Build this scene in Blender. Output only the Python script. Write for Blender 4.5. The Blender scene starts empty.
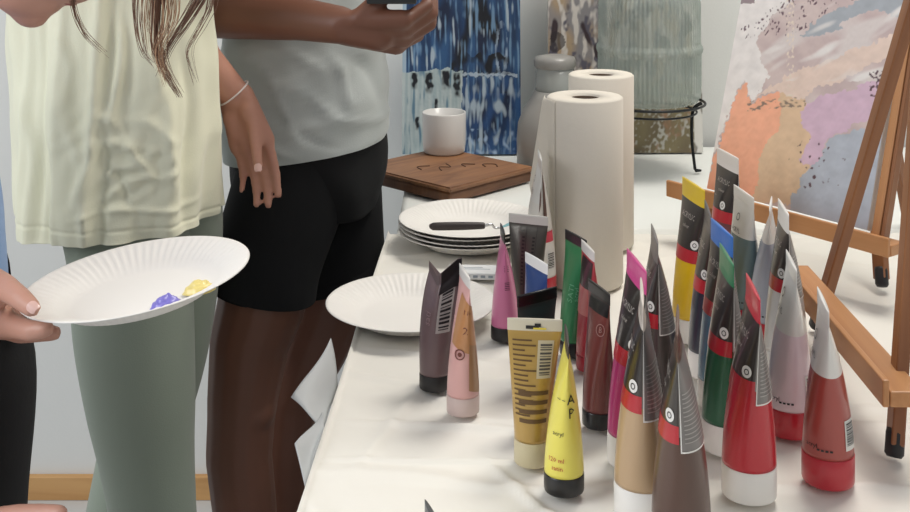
import bpy, bmesh, math, random
from mathutils import Vector, Matrix, noise
PI = math.pi
S = bpy.context.scene
COL = S.collection
V = Vector

# ------------------------------------------------------------------ camera, world, light, exposure
EYE = 1.23          # lens height above the floor
TAB = 0.73          # table top height
F = 1150.0          # focal length in pixels of the 910 px wide frame
cam_d = bpy.data.cameras.new('camera'); cam = bpy.data.objects.new('camera', cam_d); COL.objects.link(cam)
cam.location = (0, 0, EYE); cam.rotation_euler = (PI/2, 0, 0)
cam_d.sensor_width = 36; cam_d.lens = 36*F/910; cam_d.shift_y = -356/910; cam_d.clip_start = 0.02
S.camera = cam
w = bpy.data.worlds.new('world'); S.world = w; w.use_nodes = True
w.node_tree.nodes['Background'].inputs[0].default_value = (0.93, 0.96, 1.0, 1)
w.node_tree.nodes['Background'].inputs[1].default_value = 0.42
def area(name, loc, target, sx, sy, power, color):
    l = bpy.data.lights.new(name, 'AREA'); l.shape = 'RECTANGLE'; l.size = sx; l.size_y = sy; l.energy = power; l.color = color
    o = bpy.data.objects.new(name, l); COL.objects.link(o); o.location = loc
    o.rotation_euler = (V(target)-V(loc)).to_track_quat('-Z', 'Y').to_euler()
    return o
area('ceiling_panel_light', (0.75, 1.75, 2.62), (0.30, 1.35, 0.7), 0.8, 0.6, 30, (1.0, 0.95, 0.87))
area('window_daylight', (-1.9, 0.2, 1.9), (-0.1, 1.6, 0.8), 1.2, 1.2, 37, (0.95, 0.97, 1.0))
area('room_light', (1.2, -0.9, 2.3), (0.1, 1.6, 0.8), 1.2, 1.0, 6, (1.0, 0.94, 0.87))
S.view_settings.view_transform = 'Standard'; S.view_settings.look = 'None'
S.view_settings.gamma = 1; S.view_settings.use_curve_mapping = False
S.view_settings.exposure = -0.10

# ------------------------------------------------------------------ helpers
def at(px, py, z=0.0):
    """point at height z above the table top seen at that place of the photo"""
    s = (py+100.0)/(0.5-z)
    d = F/s
    return V(((px-455.0)/s, d, TAB+z))
def pt(px, py, d):
    """point at distance d"""
    return V(((px-455.0)*d/F, d, EYE-(py+100.0)*d/F))
def srgb(c):
    if isinstance(c, str):
        c = [int(c[i:i+2], 16)/255 for i in (0, 2, 4)]
    return tuple(((x/12.92) if x <= .04045 else ((x+.055)/1.055)**2.4) for x in c[:3])
MC = {}
def mat(name, col, rough=.5, metal=0, bump=0, bscale=60, vary=0, vscale=8, trans=0, alpha=1, coat=0, sheen=0, attr=None, sss=0, stretch=(1, 1, 1)):
    if name in MC: return MC[name]
    m = bpy.data.materials.new(name); m.use_nodes = True; nt = m.node_tree; b = nt.nodes['Principled BSDF']
    c = srgb(col)+(1,)
    b.inputs['Base Color'].default_value = c; b.inputs['Roughness'].default_value = rough
    b.inputs['Metallic'].default_value = metal; b.inputs['Transmission Weight'].default_value = trans
    b.inputs['Alpha'].default_value = alpha; b.inputs['Coat Weight'].default_value = coat; b.inputs['Sheen Weight'].default_value = sheen
    if sss:
        b.inputs['Subsurface Weight'].default_value = sss; b.inputs['Subsurface Radius'].default_value = (.012, .004, .002); b.inputs['Subsurface Scale'].default_value = .6
    tc = nt.nodes.new('ShaderNodeTexCoord'); mp = nt.nodes.new('ShaderNodeMapping'); nt.links.new(tc.outputs['Object'], mp.inputs[0]); mp.inputs['Scale'].default_value = stretch
    if vary:
        n = nt.nodes.new('ShaderNodeTexNoise'); n.inputs['Scale'].default_value = vscale; n.inputs['Detail'].default_value = 4
        nt.links.new(mp.outputs[0], n.inputs['Vector'])
        mx = nt.nodes.new('ShaderNodeMix'); mx.data_type = 'RGBA'
        mx.inputs[6].default_value = tuple(x*(1-vary) for x in c[:3])+(1,); mx.inputs[7].default_value = tuple(min(1, x*(1+vary)) for x in c[:3])+(1,)
        nt.links.new(n.outputs['Fac'], mx.inputs[0]); nt.links.new(mx.outputs[2], b.inputs['Base Color'])
    if attr:
        a = nt.nodes.new('ShaderNodeAttribute'); a.attribute_name = attr; nt.links.new(a.outputs['Color'], b.inputs['Base Color'])
    if bump:
        n = nt.nodes.new('ShaderNodeTexNoise'); n.inputs['Scale'].default_value = bscale; n.inputs['Detail'].default_value = 4
        nt.links.new(mp.outputs[0], n.inputs['Vector'])
        bp = nt.nodes.new('ShaderNodeBump'); bp.inputs['Strength'].default_value = bump; bp.inputs['Distance'].default_value = .01
        nt.links.new(n.outputs['Fac'], bp.inputs['Height']); nt.links.new(bp.outputs[0], b.inputs['Normal'])
    MC[name] = m
    return m
def wood(name, c1, c2, scale=30, stretch=(1, 1, .08), rough=.45):
    if name in MC: return MC[name]
    m = mat(name, c1, rough); nt = m.node_tree; b = nt.nodes['Principled BSDF']
    tc = nt.nodes.new('ShaderNodeTexCoord'); mp = nt.nodes.new('ShaderNodeMapping'); mp.inputs['Scale'].default_value = stretch
    nt.links.new(tc.outputs['Object'], mp.inputs[0])
    n = nt.nodes.new('ShaderNodeTexNoise'); n.inputs['Scale'].default_value = scale; n.inputs['Detail'].default_value = 6; n.inputs['Distortion'].default_value = 1.2
    nt.links.new(mp.outputs[0], n.inputs['Vector'])
    r = nt.nodes.new('ShaderNodeValToRGB'); r.color_ramp.elements[0].position = .35; r.color_ramp.elements[1].position = .65
    r.color_ramp.elements[0].color = srgb(c1)+(1,); r.color_ramp.elements[1].color = srgb(c2)+(1,)
    nt.links.new(n.outputs['Fac'], r.inputs[0]); nt.links.new(r.outputs[0], b.inputs['Base Color'])
    bp = nt.nodes.new('ShaderNodeBump'); bp.inputs['Strength'].default_value = .15; bp.inputs['Distance'].default_value = .002
    nt.links.new(n.outputs['Fac'], bp.inputs['Height']); nt.links.new(bp.outputs[0], b.inputs['Normal'])
    return m
def obj(name, vs, fs, m, parent=None, smooth=True, mi=None, loc=None, rot=None):
    me = bpy.data.meshes.new(name); me.from_pydata([tuple(v) for v in vs], [], fs)
    for x in (m if isinstance(m, (list, tuple)) else [m]): me.materials.append(x)
    if mi: me.polygons.foreach_set('material_index', mi)
    me.polygons.foreach_set('use_smooth', [smooth]*len(me.polygons)); me.update()
    o = bpy.data.objects.new(name, me); COL.objects.link(o)
    if parent: o.parent = parent
    if loc is not None: o.location = loc
    if rot is not None: o.rotation_euler = rot
    return o
def fixn(o):
    b = bmesh.new(); b.from_mesh(o.data); bmesh.ops.recalc_face_normals(b, faces=b.faces); b.to_mesh(o.data); b.free(); return o
def tag(o, label=None, cat=None, group=None, kind=None):
    if label: o['label'] = label
    if cat: o['category'] = cat
    if group: o['group'] = group
    if kind: o['kind'] = kind
    return o
def empty(name, loc, rz=0, label=None, cat=None, group=None):
    o = bpy.data.objects.new(name, None); COL.objects.link(o); o.location = loc; o.rotation_euler = (0, 0, rz); o.empty_display_size = .03
    return tag(o, label, cat, group)
def grid(fn, nu, nv, cu=False, capb=False, capt=False):
    vs = []; fs = []
    mu = nu if cu else nu+1
    for j in range(nv+1):
        for i in range(mu): vs.append(fn(i/nu, j/nv))
    for j in range(nv):
        for i in range(nu):
            a = j*mu+i; b = j*mu+(i+1) % mu
            fs.append((a, b, b+mu, a+mu))
    if capb: fs.append(tuple(range(mu-1, -1, -1)))
    if capt: fs.append(tuple(range(nv*mu, nv*mu+mu)))
    return vs, fs
def lathe(prof, n=48, rf=None):
    """prof: list of (r, z); closed ends where r == 0"""
    vs = []; fs = []
    for r, z in prof:
        for i in range(n):
            a = 2*PI*i/n; rr = r*(rf(a, r, z) if rf else 1)
            vs.append((rr*math.cos(a), rr*math.sin(a), z))
    for j in range(len(prof)-1):
        for i in range(n):
            k = (i+1) % n
            fs.append((j*n+i, j*n+k, (j+1)*n+k, (j+1)*n+i))
    fs.append(tuple(range(n-1, -1, -1))); fs.append(tuple(range((len(prof)-1)*n, len(prof)*n)))
    return vs, fs
def bxm(x0, x1, y0, y1, z0, z1):
    vs = [(x, y, z) for z in (z0, z1) for y in (y0, y1) for x in (x0, x1)]
    return vs, [(0, 2, 3, 1), (4, 5, 7, 6), (0, 1, 5, 4), (2, 6, 7, 3), (0, 4, 6, 2), (1, 3, 7, 5)]
def box(name, x0, x1, y0, y1, z0, z1, m, parent=None, bev=.002, loc=None, rot=None):
    vs, fs = bxm(x0, x1, y0, y1, z0, z1)
    o = obj(name, vs, fs, m, parent, False, loc=loc, rot=rot)
    if bev:
        b = bmesh.new(); b.from_mesh(o.data); bmesh.ops.bevel(b, geom=list(b.edges), offset=bev, segments=2, affect='EDGES', profile=.5); b.to_mesh(o.data); b.free()
    return o
def bar(name, p, q, wd, th, m, parent=None, up=(0, 0, 1), bev=.0015):
    """square bar from p to q; wd across, th along the 'up' side"""
    p = V(p); q = V(q); d = (q-p); L = d.length; d.normalize(); s = d.cross(V(up))
    if s.length < 1e-4: s = V((1, 0, 0))
    s.normalize(); n = s.cross(d)
    o = box(name, -wd/2, wd/2, -th/2, th/2, 0, L, m, parent, bev)
    o.matrix_local = Matrix.Translation(p) @ Matrix((s, n, d)).transposed().to_4x4() if False else Matrix.Translation(p) @ Matrix(((s.x, n.x, d.x), (s.y, n.y, d.y), (s.z, n.z, d.z))).to_4x4()
    return o
def crom(ps, t):
    n = len(ps)-1; x = min(max(t, 0), 1)*n; i = min(int(x), n-1); f = x-i
    p0 = ps[max(i-1, 0)]; p1 = ps[i]; p2 = ps[i+1]; p3 = ps[min(i+2, n)]
    out = [0.5*((2*b)+(-a+c)*f+(2*a-5*b+4*c-d)*f*f+(-a+3*b-3*c+d)*f**3) for a, b, c, d in zip(p0, p1, p2, p3)]
    return out
def sweep(points, steps=20, n=8):
    """points: (x,y,z,r)"""
    rows = []; pr = None
    P = [crom(points, k/steps) for k in range(steps+1)]
    nrm = None; vs = []; fs = []
    for k, p in enumerate(P):
        a = V(P[max(k-1, 0)][:3]); b = V(P[min(k+1, steps)][:3]); d = (b-a).normalized()
        if nrm is None: nrm = d.orthogonal().normalized()
        nrm = (nrm-d*nrm.dot(d)).normalized(); bi = d.cross(nrm)
        for i in range(n):
            t = 2*PI*i/n
            vs.append(V(p[:3])+(nrm*math.cos(t)+bi*math.sin(t))*max(p[3], 1e-5))
    for k in range(steps):
        for i in range(n):
            fs.append((k*n+i, k*n+(i+1) % n, (k+1)*n+(i+1) % n, (k+1)*n+i))
    fs.append(tuple(range(n-1, -1, -1))); fs.append(tuple(range(steps*n, steps*n+n)))
    return vs, fs
def join(parts):
    vs = []; fs = []
    for v, f in parts:
        o = len(vs); vs += [tuple(x) for x in v]; fs += [tuple(i+o for i in t) for t in f]
    return vs, fs
def offs(m, loc): return [V(v)+V(loc) for v in m[0]], m[1]
def N3(p, s=1.0): return noise.noise(V(p)*s)

# ------------------------------------------------------------------ room
M_wall = mat('wall_paint', 'dddedb', .85, bump=.03, bscale=200)
M_floor = mat('floor_vinyl', 'c4c6c6', .5, vary=.06, vscale=5)
M_ceil = mat('ceiling_paint', 'e6e6e2', .9, bump=.02)
M_base = wood('oak_baseboard', 'b98a55', 'cc9f68', 20, (.1, 1, 1))
tag(box('floor', -2.2, 2.2, -1.5, 2.42, -.03, 0, M_floor, bev=0), kind='structure')
tag(box('wall_back', -2.2, 2.2, 2.37, 2.45, 0, 2.7, M_wall, bev=0), kind='structure')
tag(box('baseboard_back', -2.2, 2.2, 2.355, 2.37, 0, .048, M_base, bev=.002), kind='structure')

# ------------------------------------------------------------------ tables with their white sheets
M_sheet = mat('table_sheet', 'ebe8e0', .5, bump=.5, bscale=7)
M_sheet2 = mat('far_table_sheet', 'e4e6e2', .6, bump=.08, bscale=9)
M_steel = mat('powder_steel', '8a8c8e', .4, .6)
M_top = mat('table_laminate', 'd9d8d4', .5)
def ledge_x(y): return -.129+(.028)*(y-.94)/(1.73-.94)
def near_wrinkle(x, y):
    h = .0
    def ridge(ax, ay, bx, by, hh, wd):
        dx, dy = bx-ax, by-ay; L = math.hypot(dx, dy); t = ((x-ax)*dx+(y-ay)*dy)/L/L
        e = max(0, min(1, 1.2-abs(t-.5)*2.2))
        q = ((x-ax)*dy-(y-ay)*dx)/L
        return hh*math.exp(-(q/wd)**2)*e
    h += ridge(-.13, 1.04, .10, 1.03, .0045, .003)+ridge(-.12, 1.115, .12, 1.09, .005, .006)
    h += ridge(.30, 1.00, .62, .93, .006, .007)+ridge(.34, .88, .50, 1.02, .005, .006)+ridge(.24, .86, .36, .96, .004, .005)
    h += ridge(.42, 1.20, .75, 1.26, .006, .008)+ridge(-.1, 1.30, .05, 1.25, .004, .006)+ridge(.43, .90, .60, 1.10, .005, .005)
    h += ridge(-.10, .98, -.02, 1.25, .003, .006)
    h += ridge(-.10, 1.18, .16, 1.22, .005, .007)+ridge(.02, 1.05, .12, .86, .004, .005)+ridge(-.09, 1.42, .10, 1.36, .004, .008)+ridge(.30, 1.12, .60, 1.08, .005, .008)+ridge(.36, .94, .42, .80, .005, .006)+ridge(.05, .95, .14, .93, .004, .005)
    h += .006*max(0, 1-abs(N3((x*5, y*7, 0)))*9)*.5+.003*max(0, N3((x*12, y*10, 4)))
    return h
def near_sheet(u, v):
    y = .55+1.194*v
    xl = ledge_x(y)
    # u: 0 hanging hem ... .12 table edge ... 1 right
    if u < .12:
        t = 1-u/.12
        fl = .012+.028*(.5+.5*math.sin(y*9+1.0))+.012*N3((y*7, 0, 0))
        x = xl-fl*t**.8; z = TAB-.24*t**1.25+.0
        z -= .01*N3((y*5, 3, 0))*t
        return (x, y, z-.004*(1-(1-t)**4))
    t = (u-.12)/.88
    x = xl+(1.35-xl)*t
    if v > .996: return (x, 1.742, TAB-.04)
    return (x, y, TAB-.0062+min(.0060, near_wrinkle(x, y)))
sh = obj('table_sheet', *grid(near_sheet, 460, 360), M_sheet)
tag(sh, 'wrinkled white plastic sheet spread over the near table under the paint tubes', 'tablecloth')
def flap(name, pts, label):
    vs = []; fs = []
    n = 12
    a, b, c, d = [V(p) for p in pts]
    def fn(u, v):
        p = a.lerp(b, u).lerp(d.lerp(c, u), v); return p+V((.002*math.sin(u*5+v*3), 0, .0015*math.sin(v*6)))
    o = obj(name, *grid(fn, n, n), M_flap); sm = o.modifiers.new('thick', 'SOLIDIFY'); sm.thickness = .0008
    return tag(o, label, 'paper', 'loose sheets at the table edge')
M_flap = mat('shaded_paper', 'b6b9ba', .6)  # shade on the flaps is mixed into this grey base colour
flap('paper_sheet', [pt(331, 338, 1.24), pt(293, 397, 1.14), pt(321, 428, 1.10), pt(338, 395, 1.20)], 'paper corner in shaded grey sticking out past the left table edge, upper of two')
flap('paper_sheet', [pt(322, 412, 1.13), pt(297, 443, 1.05), pt(306, 500, .99), pt(322, 430, 1.08)], 'white paper corner hanging past the left table edge, lower of two')
def table(name, x0, x1, y0, y1, ztop, label, splay=None):
    t = empty(name, ((x0+x1)/2, (y0+y1)/2, 0), 0, label, 'table')
    cx, cy = t.location.x, t.location.y
    box('tabletop', x0-cx, x1-cx, y0-cy, y1-cy, ztop-.03, ztop, M_top, t, .003)
    for sx in (x0+.06, x1-.06):
        for sy in (y0+.06, y1-.06):
            obj('leg', *sweep([(sx-cx, sy-cy, 0, .014), (sx-cx, sy-cy, .35, .014), (sx-cx, sy-cy, ztop-.03, .014)], 4, 12), M_steel, t)
    return t
table('folding_table', -.098, 1.32, .58, 1.735, TAB-.0075, 'near folding table hidden under the white sheet that holds the paint tubes')
table('folding_table', -.074, 1.32, 1.765, 2.33, TAB-.0075, 'far folding table by the wall under the grey-white sheet')
def far_sheet(u, v):
    y = 1.746+.596*v
    if v < .001: y = 1.745
    if u < .06:
        t = 1-u/.06; return (-.088-.004*t, y, TAB-.003-.22*t**1.2)
    x = -.088+1.418*(u-.06)/.94
    return (x, y, TAB-(.03 if v < .001 else .004)+.0035*max(0, N3((x*6, y*8, 7))))
tag(obj('table_sheet', *grid(far_sheet, 120, 60), M_sheet2), 'smooth grey-white sheet over the far table below the wooden board', 'tablecloth')

# ------------------------------------------------------------------ paintings (pigment colours stored per vertex)
def inpoly(x, y, P):
    c = False; j = len(P)-1
    for i in range(len(P)):
        xi, yi = P[i]; xj, yj = P[j]
        if (yi > y) != (yj > y) and x < (xj-xi)*(y-yi)/(yj-yi)+xi: c = not c
        j = i
    return c
def mixc(a, b, t):
    t = max(0, min(1, t)); return tuple(p*(1-t)+q*t for p, q in zip(a, b))
def H(s): return srgb(s)
def painting(name, loc, rz, lean, w_, h_, cfn, label, cside='e9e6e0', nu=170, nv=220, relief=.0004, rough=.45):
    t = empty(name, loc, rz, label, 'painting'); t.rotation_euler = (-lean, 0, rz)
    box('stretcher', -w_/2, w_/2, .001, .018, 0, h_, mat('canvas_side_'+cside, cside, .8, bump=.05, bscale=400), t, .001)
    cols = []
    def fn(u, v):
        c = cfn(u, v); cols.append(c)
        e = min(u, 1-u, v, 1-v)*20
        return ((u-.5)*w_, -.0005-relief*min(1, e)*(sum(c)/3+.5*N3((u*60, v*60, 1))), v*h_)
    vs, fs = grid(fn, nu, nv)
    o = obj('painted_canvas', vs, fs, mat('paint_'+label[:12], 'ffffff', rough, attr='Col'), t)
    ca = o.data.color_attributes.new('Col', 'FLOAT_COLOR', 'POINT')
    ca.data.foreach_set('color', [x for c in cols for x in (c[0], c[1], c[2], 1)])
    return t
def blue_paint(u, v):
    x = u*119; y = (1-v)*155
    st = N3((x*.16, y*.012, 0)); fine = N3((x*.38, y*.03, 5))+.4*N3((x*.1, y*.09, 6)); sp = N3((x*.22, y*.16, 9))
    navy, deep, mid, lt, pale, blk = H('15233f'), H('1b385e'), H('2f5580'), H('6b8cab'), H('a7b6c2'), H('11151e')
    wx = x+4*N3((x*.08, y*.08, 2)); wy = y+5*N3((x*.12, y*.05, 3))
    if wy > 72 and wx < 60:                                   # pale grey green field with drips
        c = mixc(H('9fb0b3'), H('b9c3c2'), .5+fine)
        c = mixc(c, H('5e7f92'), (N3((x*.3, y*.05, 11))-.15)*3)
        for dx, y0, y1, ww in ((12, 74, 92, 3.5), (27, 74, 96, 4.5), (44, 72, 92, 5), (55, 74, 100, 4), (15, 118, 132, 2.5), (34, 100, 122, 2)):
            q = abs(x-dx+1.5*N3((0, y*.2, dx)))/ww
            if y0 < y < y1 and q < 1: c = mixc(c, blk, (1-q*q)*2*min(1, (y-y0)/4+.3)*min(1, (y1-y)/9)*(.75+N3((x*.3, y*.2, 8))))
        return c
    c = mixc(deep, mid, .5+st*1.4)
    c = mixc(c, navy, (N3((x*.08, y*.02, 20))+.12)*2.2)
    c = mixc(c, blk, (N3((x*.07, y*.025, 30))-.02)*3.5 if x > 50 and y < 95 else 0)
    c = mixc(c, lt, (fine-.12)*3)
    c = mixc(c, pale, (N3((x*.3, y*.025, 44))+.6*N3((x*.08, y*.06, 45))-.34)*5)
    if wx >= 58 and wy > 78:
        c = mixc(c, H('264d80'), .35+N3((x*.12, y*.06, 50))); c = mixc(c, pale, (N3((x*.3, y*.04, 51))+.5*N3((x*.1, y*.08, 52))-.05)*3 if x < 85 else (N3((x*.16, y*.06, 51))-.2)*3)
        if y > 130: c = mixc(c, H('9fb6d2'), (sp-.1)*2)
    if 58 < wx < 116 and abs(y-76-3*N3((x*.1, 0, 0))) < 1.6+2.4*N3((x*.25, 0, 4)): c = mixc(c, H('bccad6'), .75)
    if 50 < wx < 112 and 56 < wy < 75: c = mixc(c, blk, .45+2.4*N3((x*.13, y*.08, 91)))
    if (x-100)**2/40+(y-52)**2/900 < 1 and (x-100)**2/15+(y-52)**2/500 > 1: c = mixc(c, H('9fb2c6'), .35+1.5*N3((x*.2, y*.1, 92)))
    if x < 4: c = H('9fb4c4')
    return c
painting('blue_painting', (pt(461.5, 0, 2.262).x, 2.262, TAB), 0, .10, .234, .305, blue_paint,
         'small blue and white abstract painting leaning on the wall behind the mug', '8fa6b5')
def rough_paint(u, v):
    x = u*155; y = (1-v)*200-45
    n1 = N3((x*.05, y*.03, 60)); n2 = N3((x*.09, y*.035, 61))+.4*N3((x*.3, y*.2, 64)); n3 = N3((x*.3, y*.25, 62))+.5*N3((x*.1, y*.1, 65)); n4 = N3((x*.16, y*.03, 63))+.4*N3((x*.3, y*.12, 67))
    if y < 85:
        c = mixc(H('8d8a8c'), H('b09a7e'), .5+n1*2)
        c = mixc(c, H('d5cfc8'), (n4-.05)*4); c = mixc(c, H('5f5c68'), (n2-.1)*4)
        c = mixc(c, H('3b2e33'), (N3((x*.09, y*.05, 66))-.28)*9)
        if (x-9-6*N3((0, y*.1, 93)))**2/60+(y-46)**2/110 < 1: c = mixc(c, H('2c2528'), .75)
    else:
        c = mixc(H('7d7355'), H('6a5f48'), .5+n1*2); c = mixc(c, H('aeada4'), (n3+.6*N3((x*.05, y*.05, 94))-.12)*3+(n2)*1.2); c = mixc(c, H('8d6f55'), (n2-.15)*3)
    if x > 146: c = mixc(H('dad8d2'), H('8b8880'), (n2-.0)*5)
    return c
painting('textured_painting', (pt(626, 0, 2.275).x, 2.275, TAB), 0, .08, .305, .40, rough_paint,
         'grey, ochre and brown textured abstract painting standing behind the ribbed glass dispenser', 'cfccc6')
PAST = [
 ('f2b090', [(700, 205), (722, 150), (733, 112), (748, 94), (757, 114), (775, 103), (792, 100), (800, 118), (792, 145), (772, 168), (762, 212)]),
 ('dcbd9c', [(788, 100), (808, 104), (818, 128), (822, 150), (815, 175), (800, 216), (758, 216), (766, 165), (786, 140)]),
 ('d2b4c6', [(812, 112), (850, 100), (886, 88), (886, 120), (850, 140), (832, 152), (818, 182), (806, 172), (818, 148), (806, 128)]),
 ('b0b6c0', [(836, 150), (852, 142), (895, 136), (876, 250), (796, 226), (806, 190), (822, 172)]),
 ('a6abb1', [(808, 42), (824, 26), (850, 10), (880, 0), (925, -15), (912, 24), (880, 14), (862, 22), (846, 34), (828, 44)]),
 ('e8e2de', [(736, -60), (800, -60), (796, 0), (778, 22), (760, 50), (764, 70), (775, 82), (757, 112), (747, 92), (733, 112), (700, 205), (690, 205), (700, 100)]),
 ('e2cbbd', [(757, 108), (790, 84), (830, 70), (890, 45), (905, 30), (900, 60), (850, 88), (800, 106), (780, 100)]),
]
def pastel(u, v):
    bl, br, tl, tr = (707, 200), (868, 240), (743, -11), (908, 2)
    vv = v*.40/.30
    x = (bl[0]*(1-u)+br[0]*u)*(1-vv)+(tl[0]*(1-u)+tr[0]*u)*vv; y = (bl[1]*(1-u)+br[1]*u)*(1-vv)+(tl[1]*(1-u)+tr[1]*u)*vv
    wx = x+5*N3((x*.06, y*.06, 70))+3*N3((x*.25, y*.25, 71)); wy = y+5*N3((x*.06, y*.06, 72))+3*N3((x*.25, y*.25, 73))
    dg = N3(((x-y*.8)*.05, (x*.5+y)*.02, 74))
    c = mixc(H('d6c3be'), H('c8b3b1'), .5+dg*1.6); c = mixc(c, H('ddd2ce'), (N3(((x*.5+y)*.05, (x-y*.6)*.015, 75))-.05)*3)
    for hx, P in PAST:
        if inpoly(wx, wy, P): c = mixc(H(hx), tuple(q*1.12 for q in H(hx)), .5+N3((x*.1, y*.1, 76)))
    if y < 90: c = mixc(c, H('ece6e2'), (N3(((x*.6+y)*.08, (x-y)*.02, 77))-.2)*3)
    dd = abs((x-770)*.0-(0))
    if y < 45 and abs((x-760)*.62+(y-45)*1.0) < 22: c = mixc(c, H('6a4e58'), (N3((x*.45, y*.3, 78))+.6*N3((x*.12,y*.1,3))-.36)*7)
    if y < 8 and 738 < x < 756: c = mixc(c, H('7d666c'), .8)
    if abs(y-112-.9*abs(x-800)*.1) < 5 and 750 < x < 812: c = mixc(c, H('8d7a6c'), (N3((x*.2, y*.4, 79))-.05)*4)
    if (abs(x-880) < 6 and 78 < y < 105): c = mixc(c, H('60454e'), (N3((x*.35, y*.3, 80))-.05)*6)
    if 795 < x < 850 and 150 < y < 205: c = mixc(c, H('5a3c44'), (N3((x*.22, y*.22, 81))-.42)*12)
    if 792 < x < 800 and y < 110: c = mixc(c, H('e8d8c8'), (N3((x*.4, y*.3, 82))-.1)*4)
    return c
# rail line of the back easel, from left end to right end
RA = V((.32, 1.72, 0)); RB = V((.545, 1.415, 0)); rd = (RB-RA).normalized(); rn = V((rd.y, -rd.x, 0)); rn = rn if rn.y < 0 else -rn
rz_p = math.atan2(rd.y, rd.x)
pc = RA+rd*.205
PLEAN = .275
painting('pastel_painting', (pc.x-rn.x*.0, pc.y-rn.y*.0, TAB+.0835), rz_p, PLEAN, .262, .40, pastel,
         'pastel abstract painting in pink, orange, lilac and grey-blue on the wooden easel', 'ddd5cc', 240, 300)

# ------------------------------------------------------------------ easels
M_easel = wood('varnished_beech', '80502f', '9b6840', 25, (1, 1, .06), .35)
M_easel2 = wood('light_beech', 'b0794a', 'c79262', 25, (1, 1, .06), .4)
M_rub = mat('black_rubber', '15161a', .5)
def foot(p, d, par, r=.0085):
    """tapered rubber foot around the end of a leg running down along d; d unit vector"""
    p = V(p); d = V(d)
    vs, fs = lathe([(r*.75, 0), (r, .003), (r, .02), (r*.92, .024)], 16)
    q = (-d).to_track_quat('Z', 'Y')
    o = obj('rubber_foot', [q @ V(v) for v in vs], fs, M_rub, par, loc=p)
    return o
def easel(loc, A, B, apex, strut, rail, label, w_=.018, upright=None, group=None):
    t = empty('table_easel', loc, 0, label, 'easel', group)
    for P in (A, B):
        P = V(P); ap = V(apex)+(P-V(apex)).normalized()*.0
        d = (P-ap).normalized()
        off = V((0, 0, .004))
        lg = bar('leg', P-d*.012+off*0, ap, w_, .012, M_easel, t, up=(rail[1]-rail[0]).cross(V((0, 0, 1))))
        q = (-d).to_track_quat('Z', 'Y'); rot_foot(P, d, t)
    P = V(strut); d = (P-V(apex)).normalized()
    bar('leg', P-d*.012, V(apex)-V((0, 0, .01)), .016, .012, M_easel, t, up=(rail[1]-rail[0]))
    rot_foot(P, d, t)
    r0, r1 = rail
    bar('ledge', r0, r1, .03, .014, M_easel2, t)
    dd = (r1-r0).normalized(); nn = V((dd.y, -dd.x, 0))
    if nn.x > 0: nn = -nn
    bar('ledge_lip', r0+nn*.0185+V((0, 0, .005)), r1+nn*.0185+V((0, 0, .005)), .006, .024, M_easel2, t)
    ap = V(apex)
    if upright: bar('mast', (V(A)+V(B))/2*.28+ap*.72, ap+V((0, 0, .06)), .02, .012, M_easel, t, up=dd)
    if upright:
        bar('upright', upright[0], upright[1], .012, .010, M_easel2, t, up=nn)
        bar('upright', upright[0]+dd*.011, upright[1]+dd*.011, .005, .014, M_easel, t, up=nn)
    return t
def rot_foot(P, d, t):
    # keep the foot's lowest rim on the table
    r = .0085; ang = math.acos(min(1, abs(d.z)))
    foot(V(P)+V((0, 0, r*.75*math.sin(ang))), d, t, r)
def L(v, o): return V(v)-V(o)
# front easel, its ledge running away from the viewer
o1 = V((.41, 1.18, TAB))
easel(o1, L((.392, 1.027, TAB), o1), L((.42, 1.34, TAB), o1), L((.485, 1.18, TAB+.45), o1), L((.66, 1.17, TAB), o1),
      (L((.393, .998, TAB+.066), o1), L((.398, 1.345, TAB+.066), o1)), 'empty wooden table easel at the right edge, its bare ledge pointing at the viewer')
# back easel holding the pastel painting
o2 = V(((RA+RB)/2)); o2.z = TAB
back = V((-rn.x, -rn.y, 0))
legR = RB+back*.055+V((0, 0, TAB)); legR = V((.549, 1.478, TAB)); legL = legR-rd*.30
apx = (legR+legL)/2+back*.175+V((0, 0, .43))
u0 = RA+(RB-RA)*.915+back*.004+V((0, 0, TAB+.075)); u1 = u0+back*.38*math.sin(PLEAN)+V((0, 0, .38*math.cos(PLEAN)))
easel(o2, L(legL, o2), L(legR, o2), L(apx, o2), L((legR+legL)/2+back*.30, o2),
      (L(RA+rd*.014+V((0, 0, TAB+.070)), o2), L(RB+V((0, 0, TAB+.070)), o2)), 'wooden table easel holding up the pastel abstract painting', upright=(L(u0, o2), L(u1, o2)))

# ------------------------------------------------------------------ wooden board, mug, carafe, dispenser, paper rolls
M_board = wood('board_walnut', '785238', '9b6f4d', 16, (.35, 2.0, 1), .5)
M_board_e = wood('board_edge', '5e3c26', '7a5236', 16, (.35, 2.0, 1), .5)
bt = empty('wooden_board', (-.017, 2.045, TAB), math.radians(46), 'brown square wooden board lying under the white mug', 'board')
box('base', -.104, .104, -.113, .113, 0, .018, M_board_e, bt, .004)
def bfn():
    parts = []
    vs, fs = bxm(-.107, .107, -.116, .116, .018, .027); parts.append((vs, fs)); return join(parts)
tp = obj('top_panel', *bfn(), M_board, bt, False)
b = bmesh.new(); b.from_mesh(tp.data); bmesh.ops.bevel(b, geom=list(b.edges), offset=.003, segments=3, affect='EDGES'); b.to_mesh(tp.data); b.free()
def squiggle(pts, r=.0012): return sweep([(x, y, .0272, r) for x, y in pts], 24, 6)
obj('carved_mark', *join([squiggle([(-.03, -.02), (-.015, .0), (0, -.012), (.012, .01)]), squiggle([(.02, -.03), (.03, -.012), (.045, -.03)]), squiggle([(.045, -.055), (.055, -.04), (.07, -.055), (.06, -.07)]), squiggle([(-.05, .01), (-.04, .03), (-.02, .02)])]), mat('burnt_mark', '4a2c1a', .7), bt)

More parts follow.
